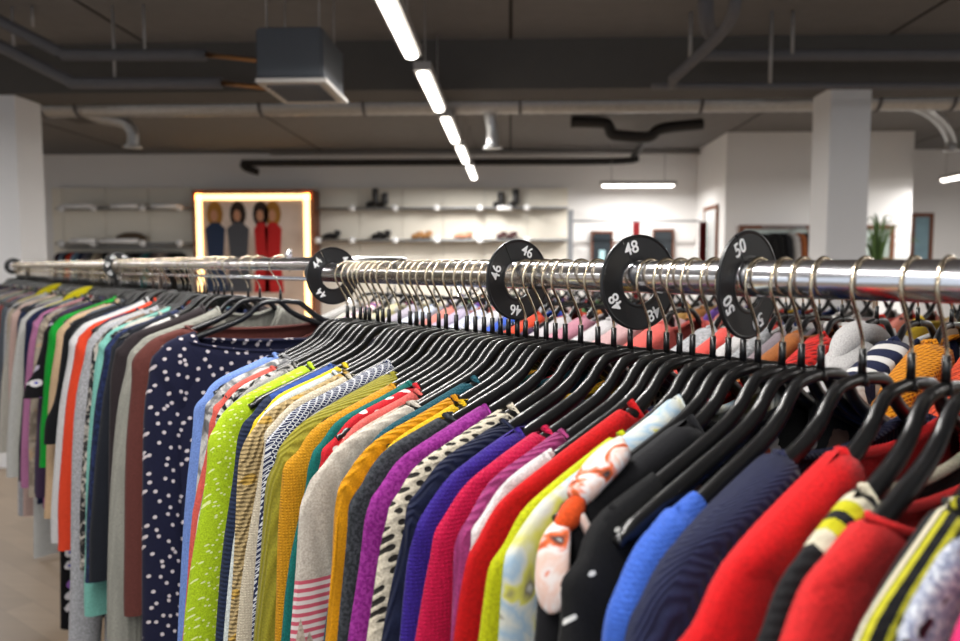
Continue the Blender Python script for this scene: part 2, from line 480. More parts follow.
for sx in (-.8, .8):
    for yy in (.08, .42): MB().tube([(hw * sx, yy, hh), (hw * sx, yy, CEIL - hb.z - .002)], .005, 6).build('hanger_rod', M['rod'], ht)
m = MB(); m.tube([(hw * .0, .3, hh), (hw * .0, .3, hh + .05)], .05, 14); m.build('fan_cap', M['drain'], ht)
for (pts, l) in (([(-80, -20), (0, 21), (58, 51), (75, 55), (206, 55)], 'upper grey insulated pipe leading to the ceiling heater'),
                 ([(-80, 8), (0, 46), (66, 79), (85, 83), (222, 83)], 'lower grey insulated pipe leading to the ceiling heater')):
    t = empty('insulated_pipe', pp(75, 55, 4.6)); tag(t, l, 'pipe')
    L0 = t.location
    MB().tube(bez([Vector(pp(u, v, 4.6)) - L0 for u, v in pts], 6), .036, 12).build('insulation', M['pipe'], t)
    e = Vector(pp(pts[-1][0], pts[-1][1], 4.6)) - L0
    he = Vector((hz.x + .01, 4.55, pp(0, pts[-1][1], 4.3)[2])) - L0
    MB().tube([e, he], .014, 8).build('copper_stub', plain('copper', '#a8794e', .35, .9), t)
for k, u in enumerate((14, 33, 115, 145)):
    a = Vector(pp(u, 56 if k < 2 else 84, 4.6))
    a = Vector(pp(u, (27 if k < 2 else 55) if k % 2 else (52 if k < 2 else 83), 4.6))
    tag(MB().tube([tuple(a), (a.x, a.y, CEIL - .002)], .010, 6).build('hanger_rod', M['rod']), 'thin rod holding the insulated pipes, number %s from the left wall side' % ['one', 'two', 'three', 'four'][k], 'rod')
# right hand pipes
for (pts, r, l) in (([(735, -20, 3.9), (735, 5, 3.9), (722, 32, 4.1), (672, 80, 4.6)], .03, 'near grey pipe bending down left at the top right'),
                    ([(706, -20, 4.2), (706, 10, 4.2), (708, 28, 4.3), (716, 38, 4.4)], .042, 'fat short grey pipe dropping from the ceiling')):
    tag(MB().tube(bez([pp(*q) for q in pts], 6), r, 12).build('insulated_pipe', M['pipe']), l, 'pipe')
tag(MB().tube([pp(700, 55, 4.9), pp(1150, 55, 4.9)], .036, 12).build('insulated_pipe', M['pipe']), 'upper level grey pipe in front of the beam at right', 'pipe')
tag(MB().tube(bez([pp(672, 80, 4.6), pp(674, 86, 4.7), pp(690, 86, 4.9), pp(1150, 86, 4.9)], 4), .022, 12).build('insulated_pipe', M['pipe']), 'lower thin grey pipe in front of the beam at right', 'pipe')
for k, (u, v) in enumerate(((690, 60), (770, 83), (792, 54))):
    a = Vector(pp(u, v, 4.87))
    tag(MB().tube([tuple(a), (a.x, a.y, CEIL - .002)], .012, 6).build('hanger_rod', M['rod']), '%s of the three rods holding the right hand pipes' % ['leftmost', 'middle', 'rightmost'][k], 'rod')
a = at_y(50, 122, 7.5); b = at_y(98, 142, 7.5)
tag(MB().box(a.x, a.x + .5, 7.0, 8.0, CEIL - .06, CEIL - .002).build('ceiling_cassette', M['beam'], smooth=False), 'dark flat box on the ceiling beside the left column', 'box')

# ------------------------------------------------------------------ back wall: shelf system
YS = YB - .06
pa = at_y(51, 188, YS); pb = at_y(569, 188, YS)
jx = []
u = 62.0
joints = [62, 105, 148, 191, 316, 359, 402, 443, 485, 527, 568]
edges = [51] + joints
k = 0
for i in range(len(edges) - 1):
    if edges[i] == 191: 
        pass
    a = at_y(edges[i], 188, YS); b = at_y(edges[i + 1], 188, YS)
    o = MB().box(a.x + .004, b.x - .004, YS, YB - .001, .05, a.z).build('wall_panel', M['panel'], smooth=False)
    tag(o, 'cream slat wall panel, number %s counted from the left column' % ['one', 'two', 'three', 'four', 'five, behind the lit mirror', 'six', 'seven', 'eight', 'nine', 'ten', 'eleven'][i], 'panel', None)
def shelf(u0, u1, v, label, bright=False, pts=()):
    a = at_y(u0, v, YS - .3); b = at_y(u1, v, YS - .3)
    t = empty('wall_shelf', (a.x, YS - .3, a.z)); tag(t, label, 'shelf')
    L = b.x - a.x
    MB().box(0, L, 0, .295, -.012, .0).build('board', M['shelf'], t, False)
    MB().tube([(0, -.005, -.006), (L, -.005, -.006)], .014, 8).build('front_rail', M['grey'], t)
    for uu in pts:
        xx = at_y(uu, v, YS - .3).x - a.x
        if 0 <= xx <= L: MB().tube([(xx, -.035, -.006), (xx, .02, -.006)], .045, 12).build('rail_end_cap', M['print'], t)  # chrome cap coloured white to stand in for its bright glint
    return t
shelf(56, 192, 208, 'upper wall shelf left of the lit mirror', pts=(62, 94, 143, 180))
shelf(56, 192, 243, 'lower wall shelf left of the lit mirror', pts=(62, 94, 143, 180))
shelf(317, 568, 208, 'upper wall shelf right of the lit mirror', pts=(352, 395, 437, 480, 527))
shelf(317, 568, 240, 'lower wall shelf right of the lit mirror', pts=(318, 352, 395, 437, 480, 527))
for i, (u0, u1, v) in enumerate(((63, 92, 206), (111, 137, 206), (152, 178, 206), (70, 96, 241), (100, 138, 241), (497, 512, 208))):
    a = at_y(u0, v, YS - .36); b = at_y(u1, v, YS - .36)
    tag(MB().tube([tuple(a), tuple(b)], .035, 10).build('display_tube', M['print']), 'chrome tube display, shine painted white, %s' % ['at the left end of the upper shelf', 'second on the upper left shelf', 'third on the upper left shelf', 'at the left end of the lower left shelf', 'long one, second on the lower left shelf', 'on the upper right shelf'][i], 'display')  # plain white stands in for the bright reflections on chrome
# shoes and boots
def shoe(u, v, h, wd, mat, label, boot=False, grp=None):
    a = at_y(u, v, YS - .16)
    t = empty('boot' if boot else 'shoe', (a.x, YS - .16, a.z)); tag(t, label, 'shoe', grp)
    pts = [(-wd * .5, 0, .03), (-wd * .2, 0, .04), (wd * .2, 0, .055), (wd * .5, 0, .05 if not boot else .06)]
    MB().tube(bez(pts, 4), [.02 + .018 * math.sin(i / 12 * 3) for i in range(13)], 10).build('foot', mat, t)
    MB().box(-wd * .5, wd * .5, -.03, .03, 0.0, .012).build('sole', M['drain'], t, False)
    if boot: MB().tube(bez([(wd * .32, 0, .05), (wd * .3, 0, h * .5), (wd * .3, 0, h)], 4), .045, 12).build('shaft', mat, t)
    else: MB().tube([(wd * .42, 0, .05), (wd * .44, 0, 0.0)], [.018, .01], 8).build('heel', mat, t)
dk = plain('dark_leather', '#1e1a19', .4); tan = plain('tan_leather', '#b08050', .5); pk = plain('pink_leather', '#d89a7c', .5); bur = plain('dark_red_leather', '#4a2426', .45)
for u, v, h, w_, mt, l, bt in (
    (372, 207, .25, .16, dk, 'tall black boot, left of the pair on the upper right shelf', True),
    (382, 207, .19, .14, dk, 'shorter black boot, right of the pair on the upper right shelf', True),
    (498, 207, .2, .13, dk, 'black boot, left of the second pair on the upper shelf', True),
    (513, 207, .24, .13, dk, 'black boot, right of the second pair on the upper shelf', True),
    (329, 239, 0, .16, dk, 'black low shoe nearest the lit mirror', False),
    (335, 239, .12, .13, dk, 'black ankle boot beside the lit mirror', True),
    (377, 239, .1, .16, dk, 'dark shoe, left of the second pair on the lower shelf', True),
    (385, 239, .12, .14, dk, 'dark shoe, right of the second pair on the lower shelf', True),
    (417, 239, .1, .15, tan, 'tan shoe, left of its pair on the lower shelf', True),
    (426, 239, .11, .15, tan, 'tan shoe, right of its pair on the lower shelf', True),
    (460, 239, .0, .16, pk, 'pink shoe, left of its pair on the lower shelf', False),
    (466, 239, .1, .16, pk, 'pink shoe, right of its pair on the lower shelf', True),
    (501, 239, .1, .13, bur, 'dark red shoe, left of its pair on the lower shelf', True),
    (511, 239, .1, .13, bur, 'dark red shoe, right of its pair on the lower shelf', True)):
    shoe(u, v, h, w_, mt, l, bt)
a = at_y(131, 241, YS - .16)
tag(MB().tube(bez([(a.x - .18, a.y, a.z + .02), (a.x - .08, a.y, a.z + .06), (a.x + .1, a.y, a.z + .06), (a.x + .18, a.y, a.z + .02)], 4), .055, 12).build('folded_scarf', plain('scarf_brown', '#5a4a3a', .9)), 'small brown folded scarf on the lower left shelf', 'scarf')

# lit mirror / display with a wooden frame
YM = YS - .34
a = at_y(192, 190, YM); b = at_y(316, 322, YM)
t = empty('illuminated_display', ((a.x + b.x) / 2, YM, b.z)); tag(t, 'lit display with a warm glowing border in a brown wooden frame on the back wall', 'display')
W = (b.x - a.x) / 2; H = a.z - b.z
MB().box(-W, W, .0, .3, 0, H).build('wooden_frame', M['wood'], t, False)
fw = .075
MB().box(-W + fw, W - fw, -.012, -.001, fw, H - fw).build('panel', M['poster'], t, False)
r = .038
def bar(x0, z0, x1, z1): MB().box(min(x0, x1) - r, max(x0, x1) + r, -.03, -.0125, min(z0, z1) - r, max(z0, z1) + r).build('light_strip', M['ledwarm'], t, False)
e = fw + r * .6
bar(-W + e, H - e, W - e, H - e); bar(-W + e, .1, -W + e, H - e); bar(W - e, .1, W - e, H - e)
def figure(cx, zt, hair, dress, wd, hue):
    # a printed woman: hair, face, dress (flat print, 3 mm relief)
    def blob(nm, x0, z0, rx, rz, mat, y):
        V = [(x0 + rx * math.cos(k * .524), y, z0 + rz * math.sin(k * .524)) for k in range(12)]
        V += [(v[0], y + .002, v[2]) for v in V]
        Fc = [tuple(reversed(range(12))), tuple(range(12, 24))] + [(k, (k + 1) % 12, 12 + (k + 1) % 12, 12 + k) for k in range(12)]
        obj_from(nm, V, Fc, mat, t, False)
    blob('printed_hair', cx, zt - .13, .115, .18, hair, -.016)
    blob('printed_face', cx - .01, zt - .15, .05, .08, M['skin'], -.02)
    V = [(cx - wd * .7, -.018, zt - .33), (cx - wd * .25, -.018, zt - .24), (cx + wd * .25, -.018, zt - .24), (cx + wd * .7, -.018, zt - .33),
         (cx + wd * .55, -.018, zt - .7), (cx + wd * .8, -.018, zt - 1.2), (cx - wd * .8, -.018, zt - 1.2), (cx - wd * .55, -.018, zt - .7)]
    n_ = len(V); V += [(v[0], -.014, v[2]) for v in V]
    obj_from('printed_dress', V, [tuple(range(n_)), tuple(reversed(range(n_, 2 * n_)))] + [(k, (k + 1) % n_, n_ + (k + 1) % n_, n_ + k) for k in range(n_)], dress, t, False)
cx0 = (a.x + b.x) / 2
for u, hair, dr, wd in ((215, M['blond'], M['pblue'], .2), (238, M['hair'], M['pgrey'], .22), (261, M['hair'], M['pred'], .14), (273, M['blond'], M['pred'], .17)):
    figure(at_y(u, 205, YM).x - cx0, H - .2, hair, dr, wd, 0)

# fitting rooms: rail, curtains, posts, dark doors
a = at_y(570, 221, 10.3); b = at_y(703, 221, 10.3)
tag(MB().tube([tuple(a), tuple(b)], .014, 8).build('curtain_rail', M['grey']), 'thin horizontal rail across the fitting rooms', 'rail')
a = at_y(568, 210, 10.3)
tag(MB().box(a.x, a.x + .07, 10.26, 10.36, 0, a.z).build('end_post', M['grey'], smooth=False), 'grey post at the right end of the wall shelves', 'post')
def curtain(u0, u1, v, label, Y=10.3):
    a = at_y(u0, v, Y); b = at_y(u1, v, Y); V = []; Fc = []; n = 24
    for i in range(n + 1):
        x = a.x + (b.x - a.x) * i / n; y = Y + .03 * math.sin(i * 2.1)
        for yy in (y, y + .012):
            for k in range(6): V.append((x, yy, .1 + (a.z - .1) * k / 5))
    for i in range(n):
        for s in (0, 6):
            for k in range(5):
                p_ = i * 12 + s + k; f = (p_, p_ + 12, p_ + 13, p_ + 1)
                Fc.append(f if s == 0 else tuple(reversed(f)))
    tag(obj_from('fitting_room_curtain', V, Fc, M['red']), label, 'curtain')
curtain(633, 640, 222, 'dark red curtain gathered between the two small windows')
curtain(700, 707, 222, 'dark red curtain gathered by the corner of the white block', 9.8)
for i, (u0, u1, v) in enumerate(((592, 612, 231), (653, 673, 229))):
    a = at_y(u0, v, YB - .02); b = at_y(u1, v, YB - .02)
    fr = struct(MB().box(a.x, b.x, YB - .04, YB - .001, HC - 1.0, a.z).build('window_%d' % (i + 1), M['glass'], smooth=False))
    m = MB(); m.box(a.x - .012, a.x + .012, YB - .06, YB - .04, HC - 1.0, a.z); m.box(b.x - .012, b.x + .012, YB - .06, YB - .04, HC - 1.0, a.z); m.box(a.x, b.x, YB - .06, YB - .04, a.z - .03, a.z)
    m.build('window_frame', M['wood'], fr, False)
    MB().box(a.x + .1, b.x - .1, YB - .05, YB - .041, HC - .2, HC + .22).build('pane', plain('bright_pane', '#b9dfe6', .2), fr, False)
# tall wood framed mirror on the block's left side, pictures and windows on the block face
def framed(u0, u1, v0, v1, Y, label, inner, nm='framed_mirror', fwd=.05):
    a = at_y(u0, v0, Y - .04); b = at_y(u1, v1, Y - .04)
    t = empty(nm, ((a.x + b.x) / 2, Y - .04, b.z)); tag(t, label, nm.split('_')[-1])
    W = (b.x - a.x) / 2; H = a.z - b.z
    m = MB(); m.box(-W, -W + fwd, 0, .038, 0, H); m.box(W - fwd, W, 0, .038, 0, H); m.box(-W + fwd, W - fwd, 0, .038, H - fwd, H); m.box(-W + fwd, W - fwd, 0, .038, 0, fwd)
    m.build('frame', M['wood'], t, False)
    MB().box(-W + fwd, W - fwd, .015, .037, fwd, H - fwd).build('pane', inner, t, False)
    return t
pane1 = plain('pane_pale', '#c9d6d0', .2, noise=.3, nscale=6)
framed(740, 812, 225, 256, 9.16, 'wide wooden framed window on the grey wall block left of the right column', pane1, 'framed_window')
framed(862, 894, 225, 262, 9.16, 'wooden framed window behind the plant', pane1, 'framed_window')
framed(912, 932, 213, 265, YB, 'narrow wooden framed mirror at the far right wall', plain('pane_blue', '#8fb0bd', .12, noise=.4, nscale=7), 'framed_mirror')
yy0 = 9.75
t = empty('wall_mirror', (BLX0 - .03, yy0, HC - .7)); tag(t, 'tall bright framed mirror on the side of the white wall block', 'mirror')
hh2 = at_y(714, 206, yy0).z - (HC - .7)
m = MB(); m.box(0, .028, -.32, -.27, 0, hh2); m.box(0, .028, .27, .32, 0, hh2); m.box(0, .028, -.27, .27, hh2 - .05, hh2); m.box(0, .028, -.27, .27, 0, .05)
m.build('frame', M['wood'], t, False); MB().box(.012, .027, -.27, .27, .05, hh2 - .05).build('pane', plain('pane_white', '#d8dcdc', .1), t, False)

# potted palm
a = at_y(876, 262, 8.2)
t = empty('potted_palm', (a.x, 8.2, 0)); tag(t, 'green potted palm standing right of the right column', 'plant')
MB().tube([(0, 0, 0), (0, 0, .45)], [.16, .22], 18).build('pot', M['pot'], t)
rng = random.Random(4)
MB().tube([(0, 0, .4), (0, 0, 1.25)], .03, 8).build('stem', M['pot'], t)
for k in range(46):
    an = rng.uniform(0, 6.28); R_ = rng.uniform(.12, .42); zt = rng.uniform(1.5, 2.12)
    P = bez([(0, 0, 1.1), (R_ * .35 * math.cos(an), R_ * .35 * math.sin(an), zt - .15), (R_ * math.cos(an), R_ * math.sin(an), zt - rng.uniform(-.02, .2))], 4)
    n_ = len(P); MB().tube(P, [.013 * math.sin(.35 + 2.6 * i / (n_ - 1)) + .002 for i in range(n_)], 5, [.003] * n_).build('leaf', M['leaf'], t)

# ------------------------------------------------------------------ clothes: shapes
ARM = np.array([(0, -.0715), (.02, -.0725), (.036, -.0755), (.048, -.0840), (.058, -.0950), (.072, -.1050), (.095, -.1155), (.14, -.132), (.185, -.1485), (.212, -.159), (.26, -.183)])
def arm_z(t): return np.interp(np.abs(t), ARM[:, 0], ARM[:, 1])
def grid_faces(nr, nc, base=0, flip=False, closed=False):
    i, j = np.meshgrid(np.arange(nr - 1), np.arange(nc if closed else nc - 1), indexing='ij')
    a = base + i * nc + j; b = base + i * nc + (j + 1) % nc; c = base + (i + 1) * nc + (j + 1) % nc; d = base + (i + 1) * nc + j
    f = np.stack([a, b, c, d], -1).reshape(-1, 4)
    if flip: f = f[:, ::-1]
    return f
def np_obj(name, V, Fc, mat, parent):
    me = bpy.data.meshes.new(name)
    nv, nf = len(V), len(Fc)
    me.vertices.add(nv); me.vertices.foreach_set('co', np.asarray(V, np.float32).ravel())
    me.loops.add(nf * 4); me.loops.foreach_set('vertex_index', np.asarray(Fc, np.int32).ravel())
    me.polygons.add(nf); me.polygons.foreach_set('loop_start', np.arange(nf, dtype=np.int32) * 4)
    me.polygons.foreach_set('loop_total', np.full(nf, 4, np.int32))
    me.polygons.foreach_set('use_smooth', np.ones(nf, bool))
    me.update(calc_edges=True); me.validate()
    me.materials.append(mat)
    o = bpy.data.objects.new(name, me); COL.objects.link(o); o.parent = parent
    return o
def wob(rng, n=4):
    ks = [(rng.uniform(4, 30), rng.uniform(0, 6.28), rng.uniform(.4, 1)) for _ in range(n)]
    return lambda x: sum(a * np.sin(k * x + p) for k, p, a in ks) / n
def garment(name, root, mat, rng, w=.215, tn=.105, L=.62, th=.02, dipf=.08, dipb=.02, sleeve='long', flare=.03, collar=None, res=1, sl_len=None, bulge=1.0, hood=False, cuffm=None, trim=None, fall=.012):
    """parts under root: torso, sleeves, neckband; local x across the shoulders (+x = towards the aisle), y along the rail, z up from the rail"""
    nc = 34 if res else 14; nr = 26 if res else 9
    # columns concentrated at the shoulder ends
    s = np.sin(np.linspace(-math.pi / 2, math.pi / 2, nc))
    vv = np.linspace(0, 1, nr) ** 2.2
    S, Vv = np.meshgrid(s, vv)
    wb = w if sleeve == 'none' else w - .012
    zs_end = arm_z(w)
    hemz = arm_z(w) - L
    hw = wob(rng); fold = wob(rng, 3); ph = rng.uniform(0, 6)
    T = S * (wb * (1 - .05 * np.minimum(Vv * 5, 1)) + flare * Vv)
    T0 = S * wb
    a = np.abs(T0)
    ztn = float(arm_z(tn))
    def top(dip):
        neck = ztn + .0105 - dip * np.clip(1 - (a / tn) ** 2, 0, 1) ** .8
        sh = arm_z(a) + .0105 - .03 * np.clip((a - w + .02) / .02, 0, 1) ** 2
        return np.where(a < tn, neck, sh)
    V = []; Fc = []
    hw0 = max(th * .5, .0078)
    amp = th * .2
    for side, dip in ((1, dipf), (-1, dipb)):
        zt = top(dip)
        Z = zt + Vv * (hemz + .012 * hw(T0 * 3) - zt)
        pr0 = np.sqrt(np.clip(1 - (1 - np.clip((zt - Z) / .010, 0, 1)) ** 2, 0, 1)) * (hw0 / (th * .5))
        mixk = np.clip((zt - Z) / .05, 0, 1)
        prof = pr0 * (1 - mixk) + mixk
        prof = np.where(a < tn, np.maximum(prof, .75 * np.clip((tn - a) / .02, 0, 1) ** .5), prof)
        sidep = np.clip(1 - np.abs(S) ** 6, 0, 1) ** .5
        Y = side * th * .5 * prof * sidep * (1 + .1 * Vv)
        Y = Y + amp * np.clip((Vv - .02) * 3, 0, 1) * (np.sin(S * 5 + ph + 2 * Vv) + .6 * fold(S + Vv * .3))
        b = len(V)
        V.extend(np.stack([T, Y, Z], -1).reshape(-1, 3).tolist())
        Fc.append(grid_faces(nr, nc, b, flip=(side < 0)))
    np_obj('torso', np.array(V), np.concatenate(Fc), mat, root)
    # sleeves
    if sleeve != 'none':
        Ls = sl_len or (.52 if sleeve == 'long' else .2)
        nk = 30 if res else 10; na = 14 if res else 8
        for sg in (1, -1):
            zs = float(arm_z(w))
            wl = wob(rng, 3); wl2 = wob(rng, 3)
            f2 = fall + rng.uniform(-.006, .01)
            z1, z2 = (.17, Ls * .6 + .07) if Ls > .35 else (Ls * .62, Ls * .8)
            O = bez([(w - .065, 0, float(arm_z(w - .065)) + .0112), (w - .02, 0, float(arm_z(w - .02)) + .0115), (w + .004, 0, zs - .001), (w + .015, 0, zs - .016), 
                     (w + .021, 0, zs - .050), (w + .024 + f2, 0, zs - z1), (w + .027 + f2 * 2.0, 0, zs - z2), (w + .028 + f2 * 2.4, 0, zs - Ls)], 5)
            wd = .085 if sleeve == 'long' else .12
            I = bez([(w - .095, 0, zs - .03), (w - .075, 0, zs - .07), (w - .06, 0, zs - .10), (w - .055, 0, zs - .13), (w - .05, 0, zs - .16),
                     (w + .035 + f2 - wd, 0, zs - max(z1 + .02, min(.22, z2 - .01))), (w + .035 + f2 * 2 - wd, 0, zs - z2 - .01), (w + .03 + f2 * 2.4 - wd * .8, 0, zs - Ls)], 5)
            n_ = len(O); ks = np.linspace(0, n_ - 1, nk)
            Oa = np.array([tuple(v) for v in O]); Ia = np.array([tuple(v) for v in I])
            def samp(A): return np.stack([np.interp(ks, np.arange(n_), A[:, c]) for c in range(3)], -1)
            Oa = samp(Oa); Ia = samp(Ia)
            kk = np.linspace(0, 1, nk)
            C = (Oa + Ia) / 2; D = (Oa - Ia) / 2
            ang = np.linspace(0, 2 * math.pi, na, endpoint=False)
            half = np.maximum(.0082, th * .54 * bulge) * np.clip(.6 + 3.2 * kk, 0, 1)
            P = C[:, None, :] + D[:, None, :] * (np.sign(np.cos(ang)) * np.abs(np.cos(ang)) ** .8)[None, :, None]
            wr = (1 + .09 * wl(kk[:, None] * 1.0 + np.sin(ang)[None] * .3))
            yy = half[:, None] * np.sin(ang)[None] * wr + th * .16 * wl2(kk * .8)[:, None] * np.minimum(kk * 3, 1)[:, None]
            P = P.copy(); P[:, :, 1] += yy
            P[:, :, 0] += (.003 * wl(kk * 1.3)[:, None]) * np.minimum(kk * 4, 1)[:, None]
            P[:, :, 0] *= sg
            b = 0
            Fs = grid_faces(nk, na, 0, flip=(sg < 0), closed=True)
            np_obj('sleeve', P.reshape(-1, 3), Fs, mat, root)
            if trim is not None and sg > 0:
                pts = [tuple(P[i, 3]) for i in range(6, nk - 1)]
                m_ = MB(); m_.tube([(p[0] + .001, p[1] + .0015, p[2]) for p in pts], .0028, 6); m_.build('trim_stripe', trim, root)
            if cuffm is not None:
                e1, e0 = P[-1].mean(0), P[-1]
                ring = np.stack([e0 * 1.0, e0 * 1.0]); ring[0] = e1 + (e0 - e1) * 1.06; ring[1] = e1 + (e0 - e1) * .9; ring[1][:, 2] -= .06
                np_obj('cuff', ring.reshape(-1, 3), grid_faces(2, na, 0, flip=(sg < 0), closed=True), cuffm, root)
    if hood:
        pts = bez([(.13, -.006, -.125), (.095, -.008, -.105), (.04, -.01, -.09), (-.03, -.01, -.10), (-.08, -.008, -.125)], 5)
        n_ = len(pts); MB().tube(pts, [.006 + .018 * math.sin(math.pi * i / (n_ - 1)) for i in range(n_)], 14, [.005 + .014 * math.sin(math.pi * i / (n_ - 1)) for i in range(n_)]).build('hood', mat, root)
    # neckband
    if res or collar:
        tt = np.linspace(-1, 1, 15)
        def edge(dip, sgn):
            out = []
            for q in tt * sgn:
                x = q * tn
                z = ztn + .0105 - dip * max(0, 1 - q * q) ** .8
                y = sgn * max(.0035 if abs(q) < .99 else .0, th * .5 * .75 * min(1, max(0, (1 - abs(q)) * tn / .02)) ** .5)
                out.append((x, y, z))
            return out
        loop = edge(dipf, 1) + edge(dipb, -1)[1:-1]
        MB().tube(loop, .003 if res else .003, 7, .0042, closed=True).build('neckband', collar or mat, root)

# hanger
def hanger_meshes():
    root = empty('clothes_hanger')
    # black contoured arms
    for sg in (1, -1):
        P = []; R1_ = []; R2_ = []
        ts = [0, .012, .025, .036, .044, .051, .058, .066, .076, .09, .11, .14, .17, .195, .207, .213]
        c = bez([(sg * t, 0, float(arm_z(t)) - .001) for t in ts], 2)
        n_ = len(c)
        for i, p_ in enumerate(c):
            f = abs(p_.x) / .213
            R1_.append((.0036 + .0024 * min(1, f * 2.2)) * (1 if f < .97 else .65)); R2_.append((.0045 + .0022 * min(1, f * 2.2)) * (1 if f < .97 else .6))
        MB().tube(c, R1_, 10, R2_).build('arm', M['blackp'], root)
    m = MB()
    m.tube([(0, 0, -.0775), (0, 0, -.069)], [.0055, .0042], 10); m.tube([(0, 0, -.069), (0, 0, -.050)], [.0030, .0027], 10)
    pts = []
    for k in range(15):
        an = math.radians(212 - 250 * k / 14)
        pts.append((.0205 * math.cos(an), 0, -.0038 + .0205 * math.sin(an)))
    pts += [(.0125, 0, -.022), (.007, 0, -.031), (.0015, 0, -.042), (0, 0, -.049), (0, 0, -.055)]
    hk = MB().tube(bez(pts, 2), .00145, 7).build('hook', M['steel'], root)
    m.build('hook_sleeve', M['blackp'], hk)
    return root
HANG0 = hanger_meshes()
HKIDS = [(c, kids(c)) for c in kids(HANG0)]
first_used = [False]
def hanger(loc, rz, label, group, tilt=0.0, mats=None, flip=False, dz=0.0):
    if not first_used[0]:
        r = HANG0; first_used[0] = True
    else:
        r = HANG0.copy(); COL.objects.link(r)
        for c, sub in HKIDS:
            d = c.copy(); COL.objects.link(d); d.parent = r
            for g in sub:
                e = g.copy(); COL.objects.link(e); e.parent = d
            if mats and c.name.startswith('arm'):
                d.data = c.data.copy(); d.data.materials[0] = mats
    r.location = loc; r.location.z += dz; r.rotation_euler = (tilt, 0, rz)
    tag(r, ' '.join(label.split()[:16]), 'hanger', group)
    return r

# ------------------------------------------------------------------ racks
DV = cw(-.631, .776).normalized()          # along the rails, away from the camera
NV = cw(-.776, -.631).normalized()         # across, towards the camera's left
RZ = math.atan2(NV.y, NV.x)                # local +x = NV, local +y = -DV
ZR = HC - .0103                            # rail axis height of the near rack
class Rail:
    def __init__(s, off, zr): s.X = .32 + .776 * off; s.Z = .5 + .631 * off; s.z = zr
    def p(s, q): v = cw(s.X - .631 * q, s.Z + .776 * q); v.z = s.z; return v
    def q_shoulder(s, u, w):
        A = s.X - .776 * w; B = s.Z - .631 * w; d = u - 480
        return (750 * A - d * B) / (473.3 + .776 * d)
    def q_hook(s, u): return s.q_shoulder(u, .018)
RA = Rail(0, ZR); RB = Rail(.62, ZR); RC = Rail(.06, HC + .004); RD = Rail(1.5, ZR)
def rack(rail, q0, q1, r, label, loop=None, posts=()):
    c = rail.p((q0 + q1) / 2)
    t = empty('clothes_rack', (c.x, c.y, 0), RZ); tag(t, label, 'clothes rack')
    L = (q1 - q0) / 2
    z = rail.z
    if loop is None:
        MB().tube([(0, -L, z), (0, L, z)], r, 32).build('rail', M['chrome'], t)
        for qq in posts:
            y = (q0 + q1) / 2 - qq
            MB().tube([(0, y, z - r), (0, y, .06)], .012, 14).build('upright', M['chrome'], t)
            MB().tube([(-.22, y, .045), (.22, y, .045)], .016, 12).build('foot', M['chrome'], t)
        for y in (-L, L): MB().tube([(0, y - .004, z), (0, y + .004, z)], r + .001, 24).build('end_cap', M['disc'], t)
    else:
        pts = [(0, -L, z), (0, -L * .5, z), (0, 0, z), (0, L * .5, z), (0, L, z)]
        # near end curves round to a second rail behind (far side = -x)
        P = [(0, -L, z)] + [(0, -L + 2 * L * k / 8, z) for k in range(1, 8)] + [(0, L - .05, z)]
        P += [(-loop / 2 + loop / 2 * math.cos(a_), L - .05 + loop / 2 * math.sin(a_), z) for a_ in np.linspace(.2, math.pi - .2, 9)]
        P += [(-loop, L - .05 - 2 * L * k / 8, z) for k in range(0, 8)] + [(-loop, -L, z)]
        MB().tube(P, r, 20).build('rail', M['chrome'], t)
        MB().tube([(-.005, -L, z - .028), (-.005, L - .04, z - .028)], .004, 8).build('brace', M['chrome'], t)
        for qq in posts:
            y = (q0 + q1) / 2 - qq
            MB().tube([(0, y, z - r), (0, y, .05)], .012, 12).build('upright', M['drain'], t)
            MB().tube([(-.3, y, .04), (.02, y, .04)], .015, 12).build('foot', M['chrome'], t)
        MB().tube([(0, L - .16, z + r - .002), (0, L - .16, z + r + .006), (0, L - .16, z + r + .014)], [.004, .0075, .004], 12).build('bolt', M['chrome'], t)
    return t
rack(RA, -.42, .935, .015, 'thick chrome clothes rail running from the right edge to the size 44 disc', posts=(-.36, -.12))
rack(RB, -.5, 1.95, .015, 'chrome rack hidden behind the near rail, holding the crochet tops', posts=(-.3, 1.93))
rack(RC, 1.0, 4.75, .0125, 'far rounded chrome rack with the dense run of clothes at left', loop=.17, posts=(2.44, 4.2))
rack(RD, .1, 2.6, .014, 'chrome rack furthest behind at right', posts=(.3, 2.5))

